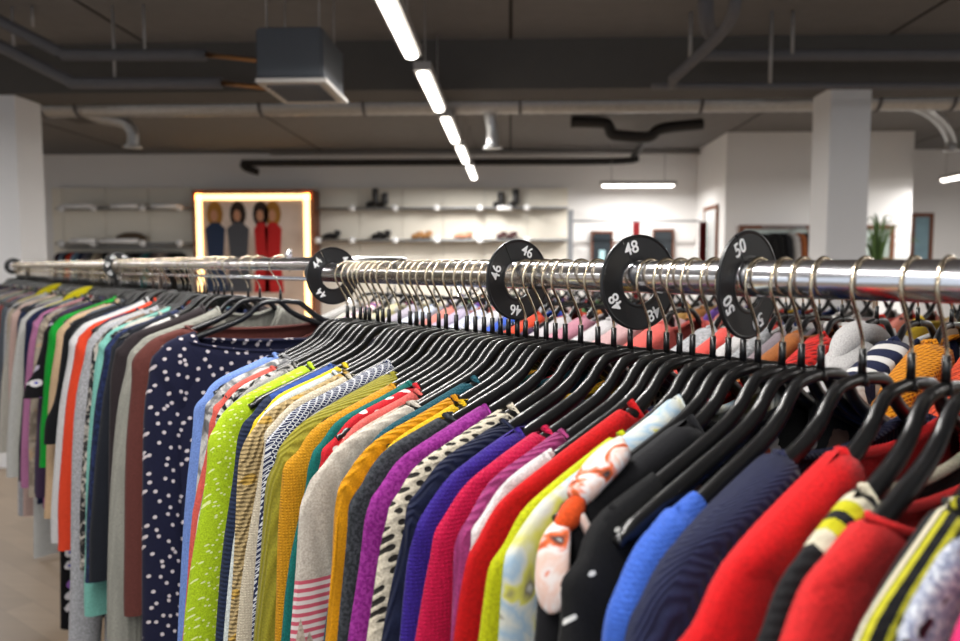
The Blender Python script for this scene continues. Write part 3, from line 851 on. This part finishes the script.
# size dividers
def text_mesh(s, size, name, mat, parent, loc, rot):
    cu = bpy.data.curves.new(name, 'FONT'); cu.body = s; cu.size = size; cu.extrude = .0003
    cu.align_x = 'CENTER'; cu.align_y = 'CENTER'; cu.offset = .00015
    to = bpy.data.objects.new('tmp', cu); COL.objects.link(to)
    bpy.context.view_layer.update()
    me = bpy.data.meshes.new_from_object(to.evaluated_get(bpy.context.evaluated_depsgraph_get()))
    bpy.data.objects.remove(to); me.materials.clear(); me.materials.append(mat); me.name = name
    o = bpy.data.objects.new(name, me); COL.objects.link(o); o.parent = parent; o.location = loc; o.rotation_euler = rot
    return o
def divider(rail, q, num, label, spin, yaw=0.0, rr=.045, angs=(90, 180, 270)):
    p_ = rail.p(q); p_.z -= .0052
    t = empty('size_divider', p_, RZ + yaw); tag(t, label, 'size divider')
    V = []; Fc = []; n = 72
    prof = [(.0205, -.0012), (.0205, .0012), (.0225, .0016), (.0245, .0011), (rr - .003, .0011), (rr - .0015, .0018), (rr, .0012), (rr, -.0012), (rr - .0015, -.0018), (rr - .003, -.0011)]
    gap = math.radians(1.2)
    for i in range(n + 1):
        an = math.radians(spin + 62) + gap + (2 * math.pi - 2 * gap) * i / n
        for r_, y in prof: V.append((r_ * math.cos(an), y, r_ * math.sin(an)))
    m_ = len(prof)
    for i in range(n):
        for k in range(m_): Fc.append((i * m_ + k, i * m_ + (k + 1) % m_, (i + 1) * m_ + (k + 1) % m_, (i + 1) * m_ + k))
    Fc.append(tuple(reversed(range(m_)))); Fc.append(tuple(n * m_ + k for k in range(m_)))
    obj_from('disc', V, Fc, M['disc'], t, False)
    for a_ in angs:
        an = math.radians(a_ + spin)     # in local xz seen from +y (camera side) x runs to the left
        x = .0335 * math.cos(an); z = .0335 * math.sin(an)
        # text faces +y: build in xy plane, rotate to face +y, then spin so its top points outward
        o = text_mesh(num, .0165, 'printed_number', M['print'], t, (x, .00165, z), (0, 0, 0))
        o.rotation_euler = (Matrix.Rotation(math.pi / 2 - an, 4, 'Y') @ Matrix.Rotation(math.pi, 4, 'Z') @ Matrix.Rotation(math.pi / 2, 4, 'X')).to_euler()
    return t
# local x runs to the camera's left, so "left" on the disc is angle 0
divider(RA, RA.q_shoulder(333, 0), '44', 'leftmost size disc of the near rail, at its far end, reading 44', 0, 0, angs=(36, 135, -52))
divider(RA, RA.q_shoulder(518, 0), '46', 'second size disc from the far end of the near rail, reading 46', 0, -.03, angs=(111, 15, -82))
divider(RA, RA.q_shoulder(639, 0), '48', 'widest looking size disc, third from the far end, reading 48', 0, -.2, angs=(71, -32, -119))
divider(RA, RA.q_shoulder(748, 0), '50', 'nearest and tallest size disc on the near rail, reading 50', 0, 0, angs=(62, -28, -114))
divider(RC, 2.42, '42', 'small size disc on the far rack, left of the lit display', 0, 0, angs=(60, 10, -40, 120, -90))
divider(RC, 4.68, '40', 'plain black divider ring at the far left end of the far rack', 0, 0, angs=())

# ---- near rack garments: (x of the shoulder in the photo, half width, neck, label, category, material, options)
rng = random.Random(11)
def P_(c): return fab('plain', c)
def K_(c): return fab('knit', c)
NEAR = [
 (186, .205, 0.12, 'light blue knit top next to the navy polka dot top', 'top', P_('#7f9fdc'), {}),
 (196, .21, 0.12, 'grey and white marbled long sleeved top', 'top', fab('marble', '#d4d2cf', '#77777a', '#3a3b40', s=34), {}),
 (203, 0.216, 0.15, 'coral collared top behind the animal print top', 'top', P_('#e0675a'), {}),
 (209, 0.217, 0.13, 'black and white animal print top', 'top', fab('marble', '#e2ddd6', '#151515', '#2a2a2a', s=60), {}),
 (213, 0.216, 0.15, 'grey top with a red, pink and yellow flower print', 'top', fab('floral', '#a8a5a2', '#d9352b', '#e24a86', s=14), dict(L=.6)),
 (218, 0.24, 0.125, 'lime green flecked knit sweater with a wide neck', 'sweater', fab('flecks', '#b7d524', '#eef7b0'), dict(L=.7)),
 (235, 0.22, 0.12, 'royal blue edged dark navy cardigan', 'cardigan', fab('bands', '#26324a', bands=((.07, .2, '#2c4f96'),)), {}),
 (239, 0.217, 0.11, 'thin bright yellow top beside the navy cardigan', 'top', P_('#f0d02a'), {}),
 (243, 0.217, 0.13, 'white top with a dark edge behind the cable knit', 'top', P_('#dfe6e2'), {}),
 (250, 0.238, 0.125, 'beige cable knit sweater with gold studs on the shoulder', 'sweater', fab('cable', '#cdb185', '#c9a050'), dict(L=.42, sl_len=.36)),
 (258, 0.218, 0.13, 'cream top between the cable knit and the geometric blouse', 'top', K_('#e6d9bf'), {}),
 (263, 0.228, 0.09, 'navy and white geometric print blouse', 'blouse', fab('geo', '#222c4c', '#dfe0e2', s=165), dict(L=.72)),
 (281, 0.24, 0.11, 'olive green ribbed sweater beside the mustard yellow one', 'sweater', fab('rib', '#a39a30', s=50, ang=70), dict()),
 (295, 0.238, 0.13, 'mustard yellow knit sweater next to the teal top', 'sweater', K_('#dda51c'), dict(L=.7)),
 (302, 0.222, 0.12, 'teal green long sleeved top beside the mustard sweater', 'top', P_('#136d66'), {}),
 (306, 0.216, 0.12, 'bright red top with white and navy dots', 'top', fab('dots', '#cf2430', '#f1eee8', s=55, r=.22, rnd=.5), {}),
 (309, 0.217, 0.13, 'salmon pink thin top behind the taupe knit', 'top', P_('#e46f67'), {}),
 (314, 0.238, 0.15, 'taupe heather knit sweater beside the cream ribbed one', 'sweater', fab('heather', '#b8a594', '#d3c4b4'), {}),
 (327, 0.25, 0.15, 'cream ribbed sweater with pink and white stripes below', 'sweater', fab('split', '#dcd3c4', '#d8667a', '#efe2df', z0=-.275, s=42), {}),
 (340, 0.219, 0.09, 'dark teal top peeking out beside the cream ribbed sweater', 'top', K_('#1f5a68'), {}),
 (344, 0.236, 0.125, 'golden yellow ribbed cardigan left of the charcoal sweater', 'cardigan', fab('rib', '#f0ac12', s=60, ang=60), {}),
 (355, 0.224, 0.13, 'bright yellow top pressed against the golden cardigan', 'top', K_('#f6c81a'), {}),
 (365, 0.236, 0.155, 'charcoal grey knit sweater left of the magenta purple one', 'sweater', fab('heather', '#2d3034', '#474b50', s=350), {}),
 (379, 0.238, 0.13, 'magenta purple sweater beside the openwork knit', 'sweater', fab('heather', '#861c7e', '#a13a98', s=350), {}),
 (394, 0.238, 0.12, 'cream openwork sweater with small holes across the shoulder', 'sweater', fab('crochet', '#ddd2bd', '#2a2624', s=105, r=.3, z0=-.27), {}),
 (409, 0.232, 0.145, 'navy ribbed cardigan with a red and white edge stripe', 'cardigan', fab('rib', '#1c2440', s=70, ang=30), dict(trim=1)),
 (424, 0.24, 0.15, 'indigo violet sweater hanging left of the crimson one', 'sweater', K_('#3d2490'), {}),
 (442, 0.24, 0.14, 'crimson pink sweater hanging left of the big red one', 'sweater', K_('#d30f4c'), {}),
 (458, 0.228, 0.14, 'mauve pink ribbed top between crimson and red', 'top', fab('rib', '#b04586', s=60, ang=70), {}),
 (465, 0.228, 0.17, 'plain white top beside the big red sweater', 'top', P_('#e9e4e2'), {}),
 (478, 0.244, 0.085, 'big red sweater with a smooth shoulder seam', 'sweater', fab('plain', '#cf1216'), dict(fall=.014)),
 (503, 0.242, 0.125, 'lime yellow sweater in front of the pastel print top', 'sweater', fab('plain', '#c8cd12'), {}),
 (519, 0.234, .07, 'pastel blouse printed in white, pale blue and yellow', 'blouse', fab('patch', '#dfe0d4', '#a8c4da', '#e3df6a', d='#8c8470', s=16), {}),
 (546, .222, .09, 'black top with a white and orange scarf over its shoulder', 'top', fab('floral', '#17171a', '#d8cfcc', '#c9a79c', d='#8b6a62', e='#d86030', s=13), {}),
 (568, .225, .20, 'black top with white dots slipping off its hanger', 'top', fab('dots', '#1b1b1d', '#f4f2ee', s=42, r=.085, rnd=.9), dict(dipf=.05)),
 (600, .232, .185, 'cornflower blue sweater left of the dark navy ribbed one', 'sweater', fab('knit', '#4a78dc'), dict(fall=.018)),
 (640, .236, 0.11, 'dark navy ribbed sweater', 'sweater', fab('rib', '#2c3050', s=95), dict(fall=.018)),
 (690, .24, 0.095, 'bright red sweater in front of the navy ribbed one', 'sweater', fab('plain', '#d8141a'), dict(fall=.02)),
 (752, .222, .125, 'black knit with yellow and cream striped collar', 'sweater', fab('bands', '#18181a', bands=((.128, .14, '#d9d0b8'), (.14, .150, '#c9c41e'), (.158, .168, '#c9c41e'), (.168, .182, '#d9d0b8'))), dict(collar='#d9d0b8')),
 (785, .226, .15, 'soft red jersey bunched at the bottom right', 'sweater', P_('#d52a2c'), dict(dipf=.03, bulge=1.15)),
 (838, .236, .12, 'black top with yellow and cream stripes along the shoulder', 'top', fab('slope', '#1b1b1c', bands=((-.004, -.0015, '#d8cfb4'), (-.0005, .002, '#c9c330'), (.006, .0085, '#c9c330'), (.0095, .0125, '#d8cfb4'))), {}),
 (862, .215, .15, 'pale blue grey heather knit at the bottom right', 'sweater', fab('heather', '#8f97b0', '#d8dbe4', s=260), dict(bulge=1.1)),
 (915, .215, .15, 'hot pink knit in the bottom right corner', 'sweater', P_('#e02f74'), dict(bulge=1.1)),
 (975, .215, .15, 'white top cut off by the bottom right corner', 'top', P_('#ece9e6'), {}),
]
items = []
for it in NEAR:
    items.append([RA.q_shoulder(it[0], .24 if it[0] < 530 else it[1] + .02), it])
items.sort(key=lambda e: -e[0])
qs = [e[0] for e in items]
MING = .0145
for i in range(1, len(qs)):
    if qs[i - 1] - qs[i] < MING: qs[i] = qs[i - 1] - MING
# keep the first ones on the rail
over = qs[0] - .905
if over > 0:
    # compress the far end so that everything hangs on this rail
    for i in range(len(qs)):
        if qs[i] > .55: qs[i] = .55 + (qs[i] - .55) * (.915 - .55) / (qs[0] + over * 0 - .55) if qs[0] > .905 else qs[i]
        if i == 0: q00 = None
qs0 = [e[0] for e in items]
mx = max(qs0)
qs = [(.55 + (q - .55) * min(1, (.915 - .55) / (mx - .55))) if q > .55 else q for q in qs0]
for i in range(1, len(qs)):
    if qs[i - 1] - qs[i] < MING: qs[i] = qs[i - 1] - MING
def place(rail, q, it, th, res, rng, yawj=.0, group_h=None, hlabel=None, tilt=0.0, garment_group=None, hmat=None, yaw=None):
    u, w, tn, label, cat, mat, o = it
    o = dict(o)
    yw = (rng.uniform(-yawj, yawj) if yaw is None else yaw)
    p_ = rail.p(q)
    hanger(p_.copy(), RZ + yw, hlabel or ('black hanger of the ' + label), group_h, tilt, hmat)
    name = {'top': 'knit_top', 'sweater': 'sweater', 'cardigan': 'cardigan', 'blouse': 'blouse', 'dress': 'dress', 'shirt': 'shirt', 'jacket': 'jacket'}.get(cat, 'top')
    r = empty(name, p_, RZ + yw); r.rotation_euler = (tilt, 0, RZ + yw)
    tag(r, label, cat, garment_group)
    if rail is RA: w = max(w, .216)
    kw = dict(w=w, tn=tn, th=th, res=res, dipf=rng.uniform(.05, .11), dipb=rng.uniform(.012, .03), L=rng.uniform(.55, .68))
    if o.get('trim'): kw['trim'] = M['print']; o.pop('trim')
    if o.get('collar'): kw['collar'] = P_(o.pop('collar'))
    kw.update(o)
    garment(name, r, mat, rng, **kw)
    return r
near_roots = {}
for i, (q, (q0, it)) in enumerate(zip(qs, items)):
    g1 = (qs[i - 1] - q) if i else .02
    g2 = (q - qs[i + 1]) if i + 1 < len(qs) else .04
    th = max(.013, min(.044, (g1 + g2) / 2 * 1.02))
    near_roots[it[3]] = place(RA, q, it, th, 1, rng, .03, tilt=rng.uniform(-.015, .015))

# extra hangers of the near rail that carry garments hidden under their neighbours
def gaps():
    out = []
    allq = sorted(qs)
    for a_, b_ in zip(allq, allq[1:]):
        if b_ - a_ > .0235 and a_ > .08: out.append((a_ + b_) / 2)
    return out
for k, q in enumerate(gaps()):
    below = [it[3] for qq, (q0, it) in zip(qs, items) if qq < q][0]
    above = [it[3] for qq, (q0, it) in zip(qs, items) if qq > q][-1]
    hanger(RA.p(q), RZ + rng.uniform(-.04, .04), 'bare black hanger between the ' + ' '.join(above.split()[:4]) + ' and the ' + ' '.join(below.split()[:4]), None)

# ---- far rack: dense run, wide garments are the ones whose shoulders show
FAR = [
 (4, .215, .10, 'grey white top at the left edge of the photo', 'top', fab('heather', '#b9bac2', '#dcdde0'), dict(L=.8)),
 (9, .22, .10, 'pale pink top near the left edge', 'top', P_('#e9c6bb'), dict(L=.75)),
 (17, .235, .10, 'off white long top near the left edge', 'top', P_('#dcdbd6'), dict(L=.8)),
 (23, .225, .10, 'navy top with an olive edge near the left end', 'top', P_('#23294a'), {}),
 (29, .225, .10, 'pink and grey top left of the black flowered one', 'top', P_('#c987ae'), {}),
 (35, .228, .10, 'beige speckled blouse left of the green top', 'blouse', fab('marble', '#c2b3a0', '#8f8172', '#d8b090', s=30), {}),
 (40, .235, .10, 'black dress with white and violet flowers', 'dress', fab('floral', '#121115', '#c9bfd2', '#a06fc0', d='#e8e4e6', s=24, e='#4a4ac0'), dict(L=.88, sleeve='short')),
 (46, 0.225, .07, 'bright green top with a white neighbour', 'top', P_('#13a838'), dict(L=.5, sl_len=.4)),
 (54, 0.222, .09, 'peach beige long top beside the bright green one', 'top', P_('#e3bfa0'), dict(L=.7)),
 (60, .222, .09, 'black short sleeved top beside the peach one', 'top', P_('#17181b'), dict(L=.5, sleeve='short', sl_len=.3)),
 (66, 0.228, .06, 'white collared top left of the orange red one', 'top', P_('#e4e4e4'), dict(L=.6)),
 (72, 0.228, .06, 'orange red cardigan hanging on the far rack at left', 'cardigan', P_('#f0502e'), dict(L=.62)),
 (82, 0.226, .085, 'light grey long sweatshirt with gathered cuffs', 'sweater', fab('heather', '#a9a9ad', '#c9c9cc'), dict(L=.95, sl_len=.8)),
 (89, .225, .085, 'black knit with white zigzag edge', 'sweater', fab('marble', '#26262a', '#cfc8bd', '#6a655c', s=50), dict(L=.7)),
 (94, 0.22, .085, 'pale mint green long top', 'top', P_('#8fcfc0'), dict(L=.75, sl_len=.62)),
 (101, 0.222, .075, 'navy blue denim blouse left of the dark brown dress', 'blouse', fab('heather', '#1b2540', '#2c3a62', s=120), dict(L=.8)),
 (113, 0.224, .065, 'dark brown long sleeved dress on the far rack', 'dress', P_('#332a2c'), dict(L=1.0, sl_len=.95)),
 (126, 0.222, .065, 'grey beige long top with cream hem', 'top', fab('split', '#a8a79c', '#e2dccb', '#d9d2bf', z0=-.78, s=30), dict(L=.85, sl_len=.78)),
]
far_items = []
for it in FAR: far_items.append([RC.q_shoulder(it[0], it[1] + .02), it])
far_items.sort(key=lambda e: -e[0])
fq = [e[0] for e in far_items]
for i in range(1, len(fq)):
    if fq[i - 1] - fq[i] < .025: fq[i] = fq[i - 1] - .025
for q, (q0, it) in zip(fq, far_items):
    place(RC, q, it, .034, 1, rng, .04, yaw=(-.12 if q < 1.55 else None))
for q, l in ((2.62, 'yellow hooded top showing its hood just left of the small size disc'), (3.15, 'second yellow hooded top, further left on the far rack')):
    place(RC, q, (0, .2, .06, l, 'top', P_('#d6c814'), dict(hood=True)), .034, 1, rng, .05)
# the brown top and the navy polka dot top, turned towards the viewer at the near end
br = (0, .225, .145, 'chocolate brown wide necked top behind the navy polka dot top', 'top', P_('#6d3f38'), dict(dipf=.045, dipb=.01, L=.8))
place(RC, 1.30, br, .03, 1, rng, yaw=-.2, hlabel='hanger with a pale edge holding the chocolate brown top')
pk_ = (0, .225, .19, 'navy top with white polka dots, turned so its front shows', 'top', fab('dots', '#20223c', '#efe3e4', s=46, r=.16, rnd=.9), dict(dipf=.03, dipb=.01, L=.95, sl_len=.9, fall=.006))
place(RC, 1.2, pk_, .03, 1, rng, yaw=-.45, hlabel='black hanger holding the navy polka dot top')

# filler garments and hangers of the dense run (narrower, showing between the others)
FILL = ['#2a2d33', '#c9c6c2', '#4a3a52', '#7c8794', '#d8d2c6', '#1b1c20', '#8a6f5c', '#33405e', '#b9b2b0', '#5a2f6e', '#9aa27a', '#e3dfdb', '#20242c', '#a85a55', '#6f7680', '#d9c7b0']
NAMES = ['charcoal', 'silver grey', 'plum', 'slate', 'cream', 'black', 'brown', 'navy', 'warm grey', 'violet', 'sage', 'white', 'near black', 'brick', 'steel grey', 'sand']
taken = sorted(fq + [1.2, 1.3, 2.62, 3.15])
q = 1.5; k = 0
fill_proto = {}
def copy_tree(o):
    c = o.copy(); COL.objects.link(c)
    for ch in PROTO_KIDS[o.name]:
        d = ch.copy(); COL.objects.link(d); d.parent = c
    return c
PROTO_KIDS = {}
lowg = []
def filler(rail, q, col, nm, label, group, w, L=.62, th=.026, rz=0.0, tn=.11, sleeve='long', hang=True, hlab=None, hgrp=None):
    key = (col, round(w, 3), sleeve, round(L, 1))
    p_ = rail.p(q)
    if key not in fill_proto:
        r = empty('knit_top', p_, RZ + rz); garment('knit_top', r, P_(col), rng, w=w, tn=tn, L=L, th=th, res=0, sleeve=sleeve, collar=P_(col))
        fill_proto[key] = r; PROTO_KIDS[r.name] = kids(r)
    else:
        r = copy_tree(fill_proto[key]); r.location = p_; r.rotation_euler = (0, 0, RZ + rz)
    tag(r, label, 'top', group)
    if hang: hanger(p_.copy(), RZ + rz, hlab or ('black hanger of the ' + label), hgrp)
    return r
seq = []
while q < 4.6:
    if all(abs(q - t_) > .018 for t_ in taken) and not (1.15 < q < 1.26 or 1.335 < q < 1.47 and False):
        seq.append(q)
    q += rng.uniform(.03, .044)
def near_name(q):
    c = [(abs(a_ - q), it[3]) for a_, (x_, it) in zip(fq, far_items)] + [(abs(1.2 - q), pk_[3]), (abs(1.3 - q), br[3])]
    return ' '.join(min(c)[1].split()[:5])
r3 = random.Random(8); fj = []
while len(fj) < len(seq) + 3:
    j = r3.randrange(16)
    if j not in fj[-4:]: fj.append(j)
for k, q in enumerate(seq):
    jj = fj[k + 1]; c = FILL[jj]; n_ = NAMES[jj]
    far = q > 3.0
    up = sorted([(a_, it[3]) for a_, (x_, it) in zip(fq, far_items)] + [(1.2, pk_[3]), (1.3, br[3])])
    lo_ = [z for z in up if z[0] < q][-1][1]; hi_ = ([z for z in up if z[0] >= q] or [(0, 'left edge run')])[0][1]
    btw = ' '.join(hi_.split()[:3]) + ' and ' + ' '.join(lo_.split()[:3])
    lab = '%s top packed between %s' % (n_, btw) if not far else '%s top between a %s and a %s one, furthest stretch of far rack' % (n_, NAMES[fj[k + 2]], NAMES[fj[k]])
    filler(RC, q, c, n_, lab, 'tops packed on the far rack', .188 + .012 * ((k * 5) % 3), rz=rng.uniform(-.06, .06), tn=(.08 if q > 1.9 else .11), hgrp='hangers on the far rack')

# ---- rack behind the near rail
BACK = [
 (1006, .22, .10, 'dark red knit right of the orange crochet top', 'top', K_('#8f1f22'), {}),
 (930, .235, .066, 'orange red crochet knit top at the right edge', 'sweater', fab('crochet', '#e2542c', '#8f2412', s=150, r=.3, rnd=.3), {}),
 (872, .235, .066, 'yellow top with a lace shoulder', 'top', fab('crochet', '#eda01c', '#9c5f0a', s=170, r=.28), {}),
 (837, .23, .066, 'navy and white striped top', 'top', fab('stripes', '#1c2442', '#1c2442', '#e8e6e2', s=9, axis='X', t1=.3, t2=.66), {}),
 (787, .245, .066, 'pale grey hooded sweatshirt with rounded shoulder', 'sweater', P_('#cfcccb'), dict(bulge=1.3, hood=True)),
 (754, .235, .066, 'red lace crochet top behind the near rail', 'top', fab('crochet', '#d8251c', '#7c0d0a', s=90, r=.3, rnd=.4), {}),
 (734, .225, .066, 'tan orange top beside the red crochet one', 'top', P_('#a96a35'), {}),
 (715, .23, .066, 'mauve grey jacket behind the size 50 disc', 'jacket', P_('#8d8086'), {}),
 (698, .228, .066, 'dark green edged grey top behind the size 50 disc', 'top', fab('heather', '#8d8f92', '#b5b6b8'), {}),
 (680, .235, .066, 'white cotton jacket between the size 48 and 50 discs', 'jacket', P_('#dcd9d8'), {}),
 (662, .225, .066, 'coral hooded top between the size 48 and 50 discs', 'top', P_('#ec5f55'), {}),
 (642, .235, .066, 'grey heather sweater right of the size 48 disc', 'sweater', fab('heather', '#9c9c9f', '#c9c9cb'), {}),
 (592, .23, .066, 'coral pink sweater below the size 48 disc', 'sweater', K_('#ee6f66'), {}),
 (564, .228, .066, 'pale pink knit left of the size 48 disc', 'sweater', K_('#dcb3b3'), {}),
 (540, .235, .066, 'light grey jacket between the size 46 and 48 discs', 'jacket', P_('#cfcbcc'), {}),
 (518, .228, .066, 'rose mauve top between the size 46 and 48 discs', 'top', P_('#c08a94'), {}),
 (497, .235, .066, 'white grey cardigan right of the size 46 disc', 'cardigan', P_('#c6c2c4'), {}),
 (472, .228, .066, 'bright orange red sweater below the size 46 disc', 'sweater', K_('#d8461e'), {}),
 (452, .225, .066, 'royal blue top behind the size 46 disc', 'top', P_('#2d5ac2'), {}),
 (434, .225, .066, 'white top left of the size 46 disc', 'top', P_('#d3d1d6'), {}),
 (418, .225, .066, 'bright blue and white striped top left of the size 46 disc', 'top', fab('stripes', '#e4e4ea', '#2f52b0', '#d0d6e8', s=22, axis='X', t1=.5, t2=.8), {}),
 (402, .225, .066, 'lilac grey blouse behind the hooks', 'blouse', P_('#b9aec4'), {}),
 (388, .225, .066, 'salmon pink top behind the hooks right of the size 44 disc', 'top', P_('#d98a7c'), {}),
 (372, .22, .066, 'white and sky blue checked top behind the hooks near the size 44 disc', 'top', fab('stripes', '#d9dfe8', '#6a9ad0', '#e9e9ec', s=20, axis='X', t1=.5, t2=.8), {}),
 (356, .22, .066, 'grey lilac top behind the size 44 disc', 'top', P_('#b5aeba'), {}),
 (338, .225, .066, 'straw yellow and grey cardigan behind the size 44 disc', 'cardigan', fab('heather', '#cfc48e', '#b9b8b4', s=80), {}),
 (318, .225, .066, 'pink red and white striped top left of the size 44 disc', 'top', fab('stripes', '#e6e0dc', '#d82a50', '#2c4a8a', s=14, axis='X', t1=.45, t2=.8), {}),
 (300, .22, .066, 'pale grey top behind the far rounded rack end', 'top', P_('#bdbab6'), {}),
]
bi = [[RB.q_shoulder(it[0], it[1] + .02), it] for it in BACK]
bi.sort(key=lambda e: -e[0]); bq = [e[0] for e in bi]
for i in range(1, len(bq)):
    if bq[i - 1] - bq[i] < .024: bq[i] = bq[i - 1] - .024
for i, (q, (q0, it)) in enumerate(zip(bq, bi)):
    g1 = bq[i - 1] - q if i else .04; g2 = q - bq[i + 1] if i + 1 < len(bq) else .05
    place(RB, q, it, max(.02, min(.055, (g1 + g2) / 2)), 1, rng, .06)
for k in range(22):
    q = .2 + k * .075
    if all(abs(q - x) > .026 for x in bq):
        j = (k * 5) % 16
        filler(RB, q, FILL[j], NAMES[j], 'narrow %s top in the run behind the near rail' % NAMES[j], 'narrow tops behind the near rail', .19, rz=rng.uniform(-.05, .05), th=.03, hgrp='hangers behind the near rail')
# ---- furthest rack at right
cols = ['#d9d6d2', '#c98a4a', '#6e4a9a', '#b23c34', '#2c2c30', '#d8b070', '#8fa0b8', '#e6e2de', '#d83a2c', '#4c7a4c', '#e6c23a', '#a08674', '#3a4a78', '#e0dcd8', '#d88878']
cn = ['white', 'tan orange', 'purple', 'brick red', 'black', 'sand', 'pale blue', 'off white', 'bright red', 'green', 'yellow', 'taupe', 'blue', 'ivory', 'salmon']
r2 = random.Random(5); js = []
while len(js) < 44:
    j = r2.randrange(15)
    if j not in js[-3:]: js.append(j)
for k in range(42):
    j = js[k + 1]
    filler(RD, .22 + k * .052, cols[j], cn[j], '%s top between a %s and a %s one, furthest rack' % (cn[j], cn[js[k]], cn[js[k + 2]]), 'tops on the furthest rack', .2, rz=rng.uniform(-.1, .1), th=.04, hgrp='hangers on the furthest rack')

# ---- clothes hanging below the wall shelf, far left
a = at_y(56, 247, 10.2); b = at_y(178, 247, 10.2)
tag(MB().tube([(a.x, 10.3, a.z), (b.x, 10.3, b.z)], .014, 8).build('wall_rail', M['grey']), 'rail below the wall shelf with a row of small clothes', 'rail')
wc = ['#3a1c2c', '#8a9cae', '#20202a', '#e0421e', '#8fa8c0', '#22304e', '#6e6a78', '#5a5a60', '#c2b6a0', '#9a8a78', '#23211f', '#c9c4be', '#18181a', '#4a2c30', '#9aa880', '#151515', '#2a2428', '#101012', '#5a6670', '#2f7a78', '#3a2a3a', '#7c6c68', '#c2b0a8', '#8a8084', '#141416', '#1a1a1c']
wn = ['wine', 'grey blue', 'black', 'orange red', 'light blue', 'navy', 'mauve grey', 'grey', 'beige', 'tan', 'dark brown', 'pale grey', 'jet black', 'maroon', 'sage green', 'black wool', 'dark plum', 'black satin', 'slate', 'teal', 'aubergine', 'brown grey', 'blush', 'lilac grey', 'coal black', 'soot black']
RW = .21
for k, (c, n_) in enumerate(zip(wc, wn)):
    x = a.x + (b.x - a.x) * (k + .5) / len(wc)
    r = empty('knit_top', (x, 10.3, a.z + .03), -math.pi / 2 + rng.uniform(-.1, .1)); tag(r, '%s top in the row under the wall shelf at left' % n_, 'top', 'clothes under the wall shelf')
    garment('knit_top', r, P_(c), rng, w=.2, tn=.08, L=.55, th=.05, res=0, collar=P_(c))
    hanger(Vector((x, 10.3, a.z)), -math.pi / 2, 'small hanger of the %s top under the wall shelf at left' % n_, 'hangers under the wall shelf')

# ---- the scarf knotted over the black top's shoulder
bt = near_roots['black top with a white and orange scarf over its shoulder']
sc = empty('scarf', bt.location, 0); sc.rotation_euler = bt.rotation_euler
tag(sc, 'white and orange patterned scarf knotted over the shoulder of a black top', 'scarf')
ms = fab('patch', '#f6f0ee', '#f3cdbd', '#f0743c', d='#3a3536', s=34)
mo = P_('#e2571f')
sc.location = bt.location + DV * .012; sc.location.z += .004
MB().tube(bez([(.155, .004, -.121), (.180, .008, -.131), (.208, .01, -.148)], 7), [.004, .007, .010, .0115, .0125, .0128, .013, .0128, .0125, .012, .0115, .011, .010, .008, .006], 14, .0085).build('shoulder_fold', ms, sc)
MB().tube(bez([(.205, .012, -.146), (.216, .014, -.156), (.226, .012, -.165)], 4), [.004, .0055, .007, .008, .008, .0075, .0065, .0055, .004], 12).build('knot', mo, sc)
MB().tube(bez([(.222, .012, -.160), (.234, .018, -.172), (.240, .022, -.194), (.240, .022, -.210)], 5), [.004, .006, .008, .009, .010, .0105, .011, .0112, .0114, .0114, .0112, .011, .010, .009, .007, .004], 12, .004).build('hanging_end', ms, sc)
MB().tube(bez([(.212, .016, -.152), (.205, .02, -.168), (.198, .024, -.188)], 5), [.003, .006, .008, .009, .010, .011, .0112, .011, .010, .008, .004], 12, .0035).build('hanging_end', ms, sc)

# ---- a few dark clothes hanging in front of the framed window on the block
a = at_y(762, 227, 8.9); b = at_y(806, 227, 8.9)
tag(MB().tube([(a.x, 8.9, a.z), (b.x, 8.9, a.z), (b.x, 9.15, a.z)], .012, 8).build('wall_rail', M['grey']), 'short rail with dark clothes before the framed window on the block', 'rail')
for u, c, n_ in ((770, '#151517', 'black'), (778, '#202024', 'charcoal black'), (786, '#c9c4c0', 'pale grey'), (793, '#a8663c', 'rust brown'), (800, '#141416', 'jet black')):
    x = at_y(u, 230, 8.9).x
    r = empty('knit_top', (x, 8.9, a.z + .03), -math.pi / 2 + .5); tag(r, '%s top on the short rail before the framed window' % n_, 'top', 'clothes before the framed window')
    garment('knit_top', r, P_(c), rng, w=.17, tn=.08, L=.5, th=.09, res=0, collar=P_(c))
    hanger(Vector((x, 8.9, a.z)), -math.pi / 2 + .5, 'hanger of the %s top before the framed window' % n_, 'hangers before the framed window')
